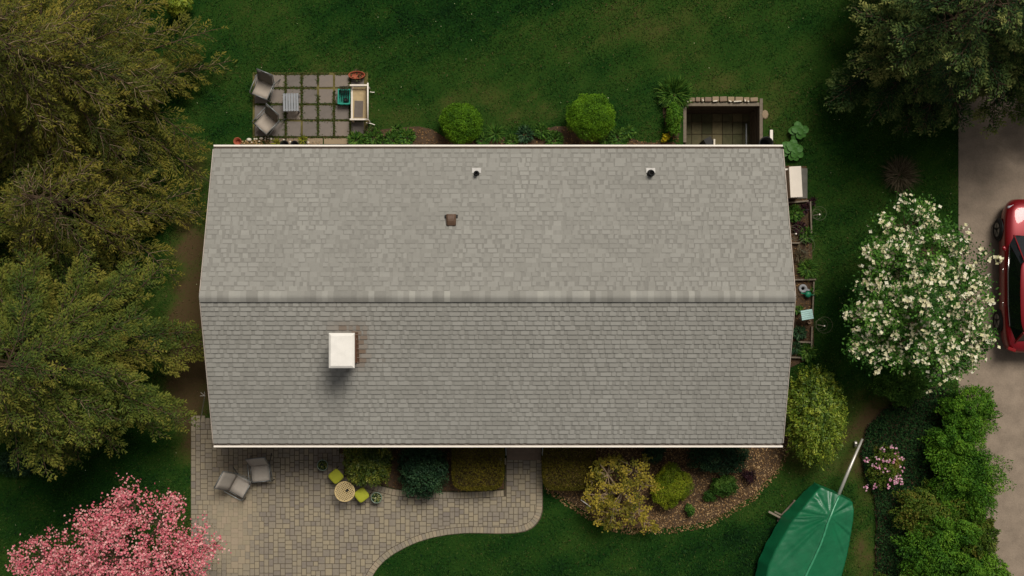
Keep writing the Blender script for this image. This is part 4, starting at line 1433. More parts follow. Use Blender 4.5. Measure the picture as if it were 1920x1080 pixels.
for s in (1, -1):
    for i, w_ in ((0, .07), (5, .12)):
        a, b = lb[i], lt[i]
        MB().bar((s * (a[0] - .01), a[1], a[2] - .02), (s * (b[0] - .01), b[1], b[2]), w_, .03, up=(s, 0, .3)).build('pillar', m_red, car)
    a, b = lb[4], lt[4]
    # belt strip along the window line
    MB().tube([(s * (p[0] - .012), p[1], p[2] + .012) for p in lb[1:5]], .011, 6).build('chrome_strip', m_chrome, car, smooth=True)
    MB().lathe([(0, -.06), (.06, -.05), (.09, 0), (.06, .05), (0, .06)], (s * -1.0, .82, 1.02), 12, sx=1, sy=.6, axis=(1, .25, 0)).build('wing_mirror', m_red, car, smooth=True)
    for yy in (.15, -.88):
        MB().tube([(s * -.925, yy + .07, .80), (s * -.955, yy + .05, .81), (s * -.955, yy - .05, .81), (s * -.925, yy - .07, .80)], .011, 6).build('door_handle', m_chrome, car, smooth=True)
    for yy in (1.42, -1.40):
        MB().lathe([(.25, -.03), (.345, -.025), (.37, .0), (.36, .02), (.25, .03)], (s * -.905, yy, .34), 28, axis=(1, 0, 0)).build('wheel_arch', m_black, car, smooth=True)
        wh = MB().lathe([(.2, -.10), (.31, -.10), (.335, -.05), (.335, .05), (.31, .10), (.2, .10)], (s * -.86, yy, .335), 28, axis=(1, 0, 0)).build('wheel', m_tyre, car, smooth=True)
        rm_ = MB().lathe([(.0, .0), (.05, .015), (.06, .0), (.2, .0), (.215, .02)], (s * -.945, yy, .335), 24, axis=(-s, 0, 0))
        for k in range(5):
            a = k * 2 * math.pi / 5
            rm_.bar((s * -.955, yy, .335), (s * -.955, yy + .2 * math.cos(a), .335 + .2 * math.sin(a)), .05, .02, up=(1, 0, 0))
        rm_.build('rim', m_alu, wh, smooth=False)
    MB().lathe([(0, 0), (.12, .01), (.14, .04), (.1, .07), (0, .08)], (s * -.62, 2.12, .68), 14, sx=1.2, sy=.7, axis=(s * -.5, .8, .35)).build('headlight', m_lamp, car, smooth=True)
    MB().box((s * -.72, -2.26, .86), (.26, .10, .14), rz=s * -.35).build('tail_light', m_tail, car, bevel=.02)

# ---------------------------------------------------------------- foliage
GAIN = 1.5


def F(*c):
    return [tuple(min(.8, v * GAIN) for v in SR(*q)) for q in c]


def F1(*c):
    return [SR(*q) for q in c]


m_cedar = MT('brown_green_needles', F((32, 44, 14), (60, 68, 21), (90, 88, 28), (118, 106, 40)), rough=.75, trans=.2)
m_cyp = MT('olive_needles', F((30, 44, 16), (54, 70, 23), (80, 87, 29), (110, 104, 40)), rough=.75, trans=.2)
m_spruce = MT('spruce_needles', F((18, 38, 17), (38, 60, 25), (76, 90, 42), (118, 118, 62)), rough=.75, trans=.15)
m_globe = MT('arborvitae_leaf', F((40, 70, 10), (70, 104, 14), (94, 128, 22)), rough=.7, trans=.2)
m_gold = MT('golden_leaf', F((58, 78, 12), (98, 112, 18), (140, 140, 30)), rough=.7, trans=.2)
m_maple = MT('yellow_olive_leaf', F((60, 66, 18), (110, 100, 30), (150, 130, 46)), rough=.7, trans=.25)
m_holly = MT('glossy_olive_leaf', F((30, 48, 16), (70, 84, 26), (120, 116, 40)), rough=.45, trans=.15, spec=.35)
m_dark = MT('dark_glossy_leaf', F((14, 34, 20), (28, 52, 30), (56, 80, 48)), rough=.6, trans=.1, spec=.2)
m_hedge = MT('clipped_hedge_leaf', F((42, 44, 10), (76, 70, 16), (104, 90, 24)), rough=.75, trans=.2)
m_laurel = MT('laurel_leaf', F((44, 68, 18), (86, 106, 30), (136, 142, 46)), rough=.5, trans=.2, spec=.3)
m_bright = MT('bright_green_leaf', F((28, 52, 14), (48, 80, 24), (78, 106, 38)), rough=.65, trans=.25)
m_yew = MT('yew_leaf', F((34, 66, 14), (62, 100, 22), (96, 128, 34)), rough=.65, trans=.25)
m_mix = MT('shrub_leaf_mixed', F((36, 56, 16), (68, 90, 24), (110, 100, 40)), rough=.65, trans=.2)
m_cover = MT('ground_cover_leaf', F1((14, 34, 16), (24, 50, 22), (48, 76, 36)), rough=.75, trans=.1, spec=.08)
m_dogleaf = MT('dogwood_leaf', F((26, 54, 16), (48, 84, 24), (80, 116, 40)), rough=.65, trans=.25)
m_white_fl = MT('white_bract', F1((214, 206, 156), (236, 228, 188), (246, 240, 214)), rough=.7, trans=.25)
m_pink_fl = MT('pink_bract', F1((204, 92, 110), (232, 132, 142), (246, 196, 188)), rough=.7, trans=.25)
m_pinkleaf = MT('bronze_leaf', F((40, 44, 18), (76, 60, 30), (110, 84, 44)), rough=.7, trans=.2)
m_azalea = MT('azalea_flower', F1((196, 120, 150), (220, 158, 180), (236, 200, 208)), rough=.7, trans=.2)
m_burg = MT('burgundy_leaf', F1((24, 12, 16), (44, 22, 28), (70, 40, 42)), rough=.6)
m_dry = MT('dry_stalk', F1((48, 42, 30), (80, 70, 52), (112, 100, 76)), rough=.9)
m_fresh = MT('fresh_blade_leaf', F((26, 54, 16), (52, 88, 28), (92, 118, 44)), rough=.6, trans=.25)
m_yell = MT('yellow_leaf', F((120, 120, 20), (170, 156, 30), (200, 176, 44)), rough=.7, trans=.25)


def stems(parent, base, tips, r=.02, mat=None, name='stem'):
    mb = MB()
    for tp in tips:
        b = Vector(base); tp = Vector(tp)
        mid = b.lerp(tp, .5) + Vector((random.uniform(-.06, .06), random.uniform(-.06, .06), .04))
        mb.tube([b, mid, tp], [r, r * .7, r * .35], 5, caps=False)
    return mb.build(name, mat or m_bark, parent, world=True)


def shrub(name, px, py, rx, ry, h, n, leaf, mat, label, shape='ball', zc=None, rough=.1, tone=(.0, 1), cat='shrub', group=None, seed=0, upness=.35, freq=2.2, rz=0.0, depth=.12, flat=.0, tufts=0, groove=.28):
    """leafy shrub; px, py, rx, ry in photograph pixels at mid height"""
    zc = h * .5 if zc is None else zc
    x, y = PX(px, py, zc)
    k = (1 - zc / CAM_H) / PPM
    rx, ry = rx * k, ry * k
    t = empty(name, (x, y, 0.02), 0, label, cat, group)
    d = rdirs(int(n * 1.25))
    d = d[d[:, 2] > -.55][:n]
    n = len(d)
    if shape == 'box':
        q = np.abs(d) ** 5
        r = 1.0 / (q.sum(1) ** .2)
    elif shape == 'mound':
        q = np.abs(d) ** 2.6
        r = 1.0 / (q.sum(1) ** (1 / 2.6))
    else:
        r = np.ones(n)
    wv = wob(d, freq, seed) * rough + wob(d, freq * 3, seed + 4) * rough * .5
    r = r * (1 + wv)
    ttone = np.zeros(n)
    if tufts:
        T = rdirs(tufts * 2); T = T[T[:, 2] > -.5]
        dt = d @ T.T
        near = dt.argmax(1); ca = np.arccos(np.clip(dt.max(1), -1, 1))
        amax = 2.0 / math.sqrt(len(T))
        r = r * (1.06 + rng.uniform(-.07, .07, len(T))[near] - groove * np.clip(ca / amax, 0, 1.2) ** 1.6)
        ttone = rng.normal(0, .16, len(T))[near]
    dep = 1 - np.abs(rng.normal(0, depth, n)) - (rng.uniform(size=n) < .22) * rng.uniform(0, .45, n)
    P = d * (r * np.clip(dep, .2, 1))[:, None]
    hz = (h - .04) / 2
    loc = P * np.array([rx, ry, hz])
    if rz:
        c_, s_ = math.cos(rz), math.sin(rz)
        loc = np.stack([loc[:, 0] * c_ - loc[:, 1] * s_, loc[:, 0] * s_ + loc[:, 1] * c_, loc[:, 2]], -1)
    C = loc + np.array([x, y, .04 + hz])
    C[:, 2] = np.maximum(C[:, 2], .03)
    out = unit(d / np.array([rx, ry, hz]))
    A = unit(rdirs(n) + out * .5 + np.array([0, 0, upness]))
    Nn = unit(out * 1.2 + rdirs(n) * .55 + np.array([0, 0, .35]))
    L = rng.uniform(.7, 1.25, n) * leaf[0]
    tn = rng.uniform(tone[0], tone[1], n) * .6 + .4 * (tone[0] + (tone[1] - tone[0]) * (.5 + .5 * wob(C, 2.6, seed)))
    quad_mesh('foliage', leaf_quads(C, A, Nn, L, L * leaf[1]), tn + ttone, mat, t)
    ii = rng.integers(0, n, 7)
    stems(t, (x, y, .0), [tuple(np.array([x, y, 0]) + (C[i] - np.array([x, y, 0])) * .8) for i in ii], r=.018)
    return t


# clipped globes and other shrubs, north side
shrub('globe_shrub', 864, 231, 39, 39, 1.15, 15000, (.045, .5), m_globe, 'smaller clipped green globe shrub behind the house', rough=.05, seed=1, freq=3, tufts=40, groove=.07)
shrub('globe_shrub', 1107, 219, 44, 44, 1.35, 17000, (.045, .5), m_globe, 'larger clipped green globe shrub behind the house', rough=.06, seed=2, freq=3, tufts=45, groove=.08)
shrub('juniper_shrub', 1264, 224, 17, 32, .8, 5200, (.06, .4), m_yew, 'green shrub pressed against the areaway timber', rough=.16, seed=3, tufts=26)
shrub('fern_clump', 1247, 259, 9, 9, .3, 700, (.07, .5), m_yell, 'small golden-yellow plant by the back wall near areaway', cat='plant', seed=4, rough=.3, tufts=9, groove=.5)
# front row, from the bistro set eastwards
shrub('holly_shrub', 690, 866, 46, 46, 1.25, 9500, (.07, .55), m_holly, 'speckled olive shrub behind the bistro set', shape='mound', rough=.09, seed=5, tufts=60, groove=.22)
shrub('boxwood_shrub', 793, 880, 47, 50, 1.2, 9500, (.07, .55), m_dark, 'dark blue-green shrub between olive shrub and clipped hedge', shape='mound', rough=.08, seed=6, tufts=60, groove=.22)
shrub('clipped_hedge', 896, 866, 49, 52, .95, 18000, (.04, .55), m_hedge, 'square clipped hedge left of the front steps', shape='box', rough=.02, seed=7, depth=.05)
shrub('clipped_hedge', 1066, 866, 50, 52, .95, 18000, (.04, .55), m_hedge, 'square clipped hedge right of the front steps', shape='box', rough=.02, seed=8, depth=.05)
shrub('golden_shrub', 1256, 912, 41, 42, 1.0, 13000, (.045, .45), m_gold, 'rounded golden-green shrub in the front bed', rough=.10, seed=9, freq=1.6, tufts=14, groove=.2)
shrub('dark_shrub', 1348, 856, 62, 30, .9, 8000, (.06, .55), m_dark, 'low dark shrub under the eave at the front bed', shape='mound', rough=.12, seed=10, tufts=50)
shrub('small_shrub', 1358, 909, 27, 21, .55, 4500, (.05, .5), m_bright, 'small bright green shrub on tan mulch', rough=.16, seed=11, tufts=24)
shrub('leafy_clump', 1331, 929, 14, 12, .3, 1200, (.05, .5), m_bright, 'little leafy clump beside small green shrub on mulch', cat='plant', rough=.25, seed=12, tufts=9, groove=.5)
shrub('blue_green_clump', 1293, 957, 11, 12, .35, 1200, (.06, .4), m_fresh, 'small blue-green plant at foot of golden shrub', cat='plant', rough=.2, seed=13, tufts=9, groove=.5)
shrub('dark_clump', 1402, 893, 18, 16, .4, 1500, (.05, .5), m_burg, 'low dark burgundy plant on front mulch', cat='plant', rough=.25, seed=14, tufts=9, groove=.5)
shrub('dark_shrub', 1225, 850, 26, 18, .7, 2600, (.06, .5), m_dark, 'dark green bush under the eave behind the yellow-leaved tree', rough=.2, seed=15, tufts=24)
shrub('laurel_shrub', 1527, 778, 60, 94, 1.9, 16000, (.095, .36), m_laurel, 'large rounded yellow-green laurel at the house corner', rough=.08, seed=16, upness=.15, tufts=190, groove=.2)
# east, towards the drive
shrub('leafy_bush', 1690, 722, 50, 42, 1.3, 7500, (.07, .5), m_bright, 'green bush beneath the white flowering tree', rough=.2, seed=17, tufts=30, groove=.35)
for i, (px_, py_, rx_, ry_, h_, m_, lab) in enumerate([
        (1817, 772, 54, 46, 1.5, m_yew, 'feathery green shrub at the top of driveway hedge row'),
        (1792, 838, 50, 46, 1.5, m_yew, 'second green shrub of the driveway row, beside dark ground cover'),
        (1822, 905, 60, 62, 1.7, m_yew, 'bulging bright green shrub leaning over the driveway edge'),
        (1752, 958, 62, 50, 1.3, m_mix, 'brown-green mixed shrub behind the driveway row'),
        (1760, 1046, 74, 60, 1.5, m_yew, 'broad green shrub at the bottom edge beside ground cover'),
        (1832, 1002, 36, 44, 1.3, m_mix, 'reddish-olive shrub next to the driveway near the bottom'),
        (1840, 1078, 44, 40, 1.5, m_yew, 'green shrub at bottom edge next to driveway'),
        (1796, 890, 44, 44, 1.3, m_yew, 'green shrub wedged behind the bulging one by the driveway'),
        (1786, 990, 50, 46, 1.5, m_yew, 'green shrub in the middle of the lower driveway row'),
        (1690, 1120, 60, 50, 1.2, m_mix, 'olive shrub at the bottom edge beside green tarp')]):
    shrub('driveway_shrub', px_, py_, rx_ * 1.2, ry_ * 1.2, h_, 11000, (.085, .40), m_, lab, rough=.2, seed=20 + i, group='shrubs along the driveway', upness=.5, freq=2.8, tufts=34, groove=.42)
# azalea with pink blooms
t = shrub('azalea_shrub', 1660, 874, 38, 42, .8, 3800, (.06, .5), m_mix, 'azalea with scattered pink blooms near trailer tongue', rough=.22, seed=31, tufts=30, groove=.3)
fx = [(1672, 838), (1680, 847), (1650, 862), (1690, 860), (1662, 885), (1681, 898), (1686, 892), (1667, 903), (1640, 872), (1626, 912), (1643, 909), (1667, 914), (1690, 878), (1655, 845), (1648, 878), (1625, 862), (1693, 902), (1676, 862), (1665, 863), (1658, 863), (1678, 905), (1684, 904)]
C = []
for a, b in fx:
    p = np.array(P3(a, b, .78))
    C.append(p + rng.normal(0, .05, (6, 3)))
C = np.concatenate(C)
quad_mesh('blossom', leaf_quads(C, unit(rdirs(len(C)) + [0, 0, .3]), unit(rdirs(len(C)) * .6 + [0, 0, 1]), np.full(len(C), .09), np.full(len(C), .06)), rng.uniform(0, 1, len(C)), m_azalea, t)['kind'] = 'stuff'
# pachysandra ground cover
xs = [p[0] for p in poly_cover]; ys = [p[1] for p in poly_cover]
n = 38000
x = rng.uniform(min(xs), max(xs), n); y = rng.uniform(min(ys), max(ys), n)
k = inpoly(x, y, poly_cover); x, y = x[k], y[k]; n = len(x)
pp = np.stack([x, y, np.zeros(n)], -1)
C = np.stack([x, y, .06 + .18 * rng.uniform(size=n) + .05 * wob(pp, 2.5, 2)], -1)
a = rng.uniform(0, 6.28, n)
V = leaf_quads(C, np.stack([np.cos(a), np.sin(a), rng.normal(.1, .4, n)], -1), rdirs(n) * .6 + [0, 0, 1], rng.uniform(.05, .10, n), rng.uniform(.03, .05, n))
tag(quad_mesh('ground_cover', V, rng.uniform(0, 1, n), m_cover), 'dark glossy ground cover between lawn and driveway shrubs', 'ground cover', kind='stuff')

# perennials: blade and leaf clumps
def clump(name, px, py, rpx, n, L, W, mat, label, up=.6, cat='plant', group=None, z=.05, tone=(0, 1)):
    x, y = PX(px, py, .2)
    t = empty(name, (x, y, .02), 0, label, cat, group)
    tuft('leaves', t, (x, y, z), rpx / PPM * .6, n, L, W, mat, up=up, tone=tone, zj=.12)
    MB().tube([(0, 0, -.02), (0, 0, .08)], .02, 6).build('stem', m_stemg, t)
    return t


clump('daylily_clump', 1265, 175, 30, 900, .42, .035, m_fresh, 'large spiky daylily clump on lawn above the areaway', up=.8)
for i, (px_, py_, r_, n_, L_, W_, m_, lab) in enumerate([
        (668, 262, 20, 260, .17, .04, m_fresh, 'bright green clump growing over the slab patio corner'),
        (700, 258, 24, 280, .14, .05, m_bright, 'leafy green clump just right of the slab patio'),
        (735, 262, 22, 260, .15, .05, m_bright, 'leafy clump along back wall left of the reddish gap'),
        (762, 256, 22, 260, .13, .05, m_fresh, 'leafy clump bordering the reddish bare soil by smaller globe'),
        (745, 243, 14, 140, .10, .05, m_bright, 'small leafy sprig at the lawn edge of back bed'),
        (905, 262, 16, 180, .14, .04, m_bright, 'low green clump touching the smaller globe shrub'),
        (928, 250, 17, 140, .30, .022, m_fresh, 'upright silvery bladed plant right of the smaller globe'),
        (960, 264, 18, 220, .14, .05, m_bright, 'bright low clump in middle of the back bed'),
        (985, 252, 20, 200, .18, .04, m_dark, 'dark bluish clump in middle of the back bed'),
        (1015, 246, 20, 240, .14, .05, m_bright, 'leafy clump left of the larger globe shrub'),
        (1040, 262, 24, 280, .13, .05, m_bright, 'green clump at wall just left of larger globe'),
        (1160, 258, 26, 320, .17, .05, m_bright, 'full green clump at wall right of larger globe'),
        (1178, 247, 14, 140, .16, .05, m_fresh, 'pale fern-like sprig right of larger globe shrub'),
        (1135, 262, 14, 160, .13, .05, m_bright, 'low clump tucked under the larger globe shrub'),
        (690, 243, 10, 60, .10, .03, m_wilt, 'dry brown tuft at corner of slab patio')]):
    clump('perennial_plant', px_, py_, r_, n_, L_, W_, m_, lab, group='plants in the back bed')
# broad-leaved plants at the north-east corner: each leaf is a part
m_broad = M('broad_green_leaf', SR(60, 104, 36), rough=.6, var=.2, scale=14)
for px_, py_, r_, nl, lab in ((1497, 246, .28, 9, 'broad-leaved green plant on lawn, farther from the roof corner'), (1487, 282, .34, 15, 'broad-leaved green plant touching the roof corner')):
    x, y = PX(px_, py_, .25)
    t = empty('broadleaf_plant', (x, y, 0), 0, lab, 'plant', 'broad-leaved plants at the house corner')
    for k in range(nl):
        a = k * 2.4 + random.uniform(-.3, .3); rr = r_ * math.sqrt((k + .7) / nl) * .85
        lr = random.uniform(.09, .13)
        cx_, cy_ = rr * math.cos(a), rr * math.sin(a)
        z_ = .30 - .16 * (rr / r_) + random.uniform(-.02, .02)
        rows = []
        for u in (-1, -.5, 0, .5, 1):
            wd = lr * math.sqrt(max(0.02, 1 - u * u * .95))
            rows.append([(cx_ + lr * u * math.cos(a) - wd * v * math.sin(a), cy_ + lr * u * math.sin(a) + wd * v * math.cos(a), z_ - .03 * u * u - .02 * u + .03 * abs(v)) for v in (-1, -.4, .4, 1)])
        MB().grid(rows).build('leaf', m_broad, t, smooth=True)
    st = MB()
    for k in range(5): st.tube([(0, 0, 0), (r_ * .5 * math.cos(k * 1.25), r_ * .5 * math.sin(k * 1.25), .2)], .012, 5)
    st.build('stem', m_stemg, t)
# side bed plants
for px_, py_, r_, n_, L_, W_, m_, lab in [
        (1491, 400, 20, 260, .16, .06, m_bright, 'leafy green plant at the top of the east bed by wall'),
        (1508, 392, 12, 120, .10, .04, m_burg, 'dark purple plant beside the top bed board'),
        (1500, 426, 16, 170, .12, .05, m_burg, 'dark purple plant in the east bed below the leafy one'),
        (1514, 440, 20, 240, .13, .06, m_bright, 'broad leafy clump spilling over the east bed edging'),
        (1524, 378, 10, 60, .12, .04, m_burg, 'blackish tuft at outer corner of east bed boards'),
        (1502, 478, 16, 110, .16, .025, m_dry, 'dry tan stalks flopped in the east bed'),
        (1516, 504, 20, 420, .24, .022, m_fresh, 'grassy green clump above the middle cross board'),
        (1530, 545, 10, 120, .16, .02, m_fresh, 'thin grassy tuft outside the east bed boards'),
        (1497, 580, 11, 90, .10, .05, m_fresh, 'small light green plant left of pale blue table'),
        (1500, 625, 18, 200, .12, .05, m_dark, 'dark leafy plant in bed below the pale blue table'),
        (1492, 652, 14, 160, .16, .03, m_dark, 'dark bladed plant at wall near the lowest cross board'),
        (1514, 660, 20, 220, .17, .05, m_fresh, 'yellow-green leafy plant at the low end of east bed')]:
    clump('bed_plant', px_, py_, r_, n_, L_, W_, m_, lab, group='plants in the east bed')
# bare spiky bush on the shaded lawn
x, y = PX(1692, 326, .4)
t = empty('spiky_bush', (x, y, .0), 0, 'spiky brown ornamental grass on the shaded lawn', 'plant')
tuft('stalks', t, (x, y, .05), .22, 420, .62, .018, m_dry, up=.7, zj=.15)
MB().tube([(0, 0, 0), (0, 0, .1)], .05, 6).build('stem', m_bark, t)


# ---------------------------------------------------------------- open-crowned small trees
def lobed_tree(name, base, lobes, label, mleaf, nleaf, leaf, mflower, nflow, fsize, cat='tree', trunk_h=1.2, trunk_r=.09, flat=.45, dens=10.0, twigmat=None, petals=4, ftone=(0, 1), spread=.32, low=-.2, lobe=1.0, bunch=0, lift=-.05):
    """base: px at ground; lobes: (px, py, r_px, z). Leaf and flower clumps sit on the upper side of each lobe, joined by limbs."""
    bx_, by_ = PX(*base)
    t = empty(name, (bx_, by_, 0), 0, label, cat)
    wood = MB(); twig = MB()
    top = Vector((bx_ + .05, by_, trunk_h))
    wood.tube([(bx_, by_, -.05), (bx_ + .03, by_ + .02, trunk_h * .5), tuple(top)], [trunk_r * 1.3, trunk_r, trunk_r * .9], 9)
    CL = []
    for px_, py_, rp_, z in lobes:
        x, y = PX(px_, py_, z)
        r = rp_ / PPM * (1 - z / CAM_H) * lobe
        c = Vector((x, y, z - r * flat * .6))
        mid = top.lerp(c, .5) + Vector((random.uniform(-.15, .15), random.uniform(-.15, .15), .1))
        wood.tube([tuple(top), tuple(mid), tuple(c)], [trunk_r * .55, trunk_r * .4, trunk_r * .25], 6, caps=False)
        m = max(5, int(dens * r * r * 3.14))
        d = rdirs(m * 3); d = d[d[:, 2] > low][:m]
        rad = rng.uniform(.55, 1.05, len(d))
        pts = np.array(c) + d * rad[:, None] * np.array([r, r, r * flat * 1.5])
        for p in pts:
            CL.append(p)
            q = c.lerp(Vector(p), .55) + Vector((random.uniform(-.08, .08), random.uniform(-.08, .08), lift))
            twig.tube([tuple(c), tuple(q), tuple(p)], [trunk_r * .18, trunk_r * .12, trunk_r * .05], 4, caps=False)
    CL = np.array(CL)
    for vs_, fs_ in ((twig.v, twig.f),):
        wood._add(vs_, fs_)
    wood.build('trunk', twigmat or m_bark, t, smooth=True, world=True)
    m = len(CL)
    per = max(1, nleaf // m)
    C = np.repeat(CL, per, 0) + rng.normal(0, 1, (m * per, 3)) * np.array([spread, spread, spread * .4])
    N_ = len(C)
    A = unit(rdirs(N_) * [1, 1, .35]); Nn = unit(rdirs(N_) * .6 + [0, 0, 1])
    L = rng.uniform(.7, 1.25, N_) * leaf[0]
    tn = np.clip(np.repeat(rng.uniform(.15, .85, m), per) + rng.normal(0, .2, N_), 0, 1)
    quad_mesh('crown', leaf_quads(C, A, Nn, L, L * leaf[1]), tn, mleaf, t)
    if nflow:
        per = max(1, nflow // m)
        if bunch:
            nb_ = max(1, per // bunch)
            B = np.repeat(CL, nb_, 0) + rng.normal(0, 1, (m * nb_, 3)) * np.array([spread, spread, spread * .25]) + np.array([0, 0, spread * .35])
            C = np.repeat(B, bunch, 0) + rng.normal(0, 1, (m * nb_ * bunch, 3)) * np.array([.06, .06, .03])
            per = nb_ * bunch
        else:
            C = np.repeat(CL, per, 0) + rng.normal(0, 1, (m * per, 3)) * np.array([spread * .85, spread * .85, spread * .25]) + np.array([0, 0, spread * .3])
        C = C[rng.uniform(size=len(C)) < np.repeat(rng.uniform(.25, 1.3, m), per)]
        N_ = len(C)
        axis = unit(rdirs(N_) * .8 + [0, 0, 1])
        u = unit(np.cross(axis, rdirs(N_))); v = np.cross(axis, u)
        VV, TT = [], []
        ft = rng.uniform(ftone[0], ftone[1], N_)
        fs = fsize * rng.uniform(.75, 1.25, N_)
        for k in range(petals):
            a = 2 * math.pi * k / petals
            dd = u * math.cos(a) + v * math.sin(a) + axis * .25
            Lk = fs * rng.uniform(.45, .62, N_)
            VV.append(leaf_quads(C + dd * Lk[:, None] * .5, dd, axis, Lk, Lk * .85)); TT.append(ft + rng.normal(0, .08, N_))
        o = quad_mesh('blossom', np.concatenate(VV), np.concatenate(TT), mflower, t)
        o['kind'] = 'stuff'
    return t


lobed_tree('flowering_dogwood', (1722, 590),
           [(1700, 425, 52, 3.2), (1750, 470, 62, 3.9), (1690, 500, 50, 3.6), (1800, 500, 56, 3.7), (1625, 575, 50, 3.0), (1670, 590, 55, 3.7), (1740, 560, 60, 4.4), (1815, 570, 56, 3.8),
            (1640, 640, 50, 3.1), (1670, 655, 42, 3.0), (1760, 640, 56, 3.7), (1825, 640, 48, 3.3), (1720, 400, 30, 2.7), (1655, 500, 44, 3.0), (1670, 450, 34, 2.9), (1745, 690, 34, 2.9), (1790, 670, 44, 3.1)],
           'white flowering tree between the lawn and driveway', m_dogleaf, 22000, (.085, .55), m_white_fl, 4600, .115, trunk_h=1.3, dens=8, spread=.15, flat=.5, lobe=.92, bunch=5, petals=4)
lobed_tree('pink_dogwood', (230, 1080),
           [(250, 950, 44, 3.6), (300, 985, 56, 3.8), (210, 975, 50, 3.4), (370, 1020, 48, 3.2), (340, 1060, 56, 3.4), (150, 1030, 60, 3.2), (75, 1045, 52, 2.8), (220, 1050, 70, 4.2), (290, 1090, 80, 4.2),
            (120, 1110, 80, 3.6), (170, 980, 30, 3.0), (400, 1020, 20, 2.8), (238, 920, 22, 3.0), (330, 950, 26, 3.2), (30, 1050, 26, 2.6), (230, 1170, 100, 4.0), (60, 1160, 80, 3.2), (360, 1150, 70, 3.2)],
           'pink flowering tree overhanging the paver patio', m_pinkleaf, 4000, (.05, .5), m_pink_fl, 20000, .066, trunk_h=1.3, dens=15, spread=.14, flat=.45, lobe=.95)
lobed_tree('japanese_maple', (1160, 915),
           [(1140, 890, 34, 1.5), (1190, 880, 34, 1.6), (1125, 930, 30, 1.4), (1150, 960, 30, 1.3), (1195, 960, 28, 1.2), (1205, 910, 24, 1.5), (1115, 900, 18, 1.2), (1165, 925, 26, 1.7), (1210, 980, 20, .8), (1130, 975, 20, .9)],
           'yellow-leaved small tree with pale bare branches, front bed', m_maple, 3600, (.08, .6), None, 0, 0, trunk_h=.7, trunk_r=.10, dens=17, spread=.075, flat=.5, twigmat=m_twig, low=-.3, lift=.10)


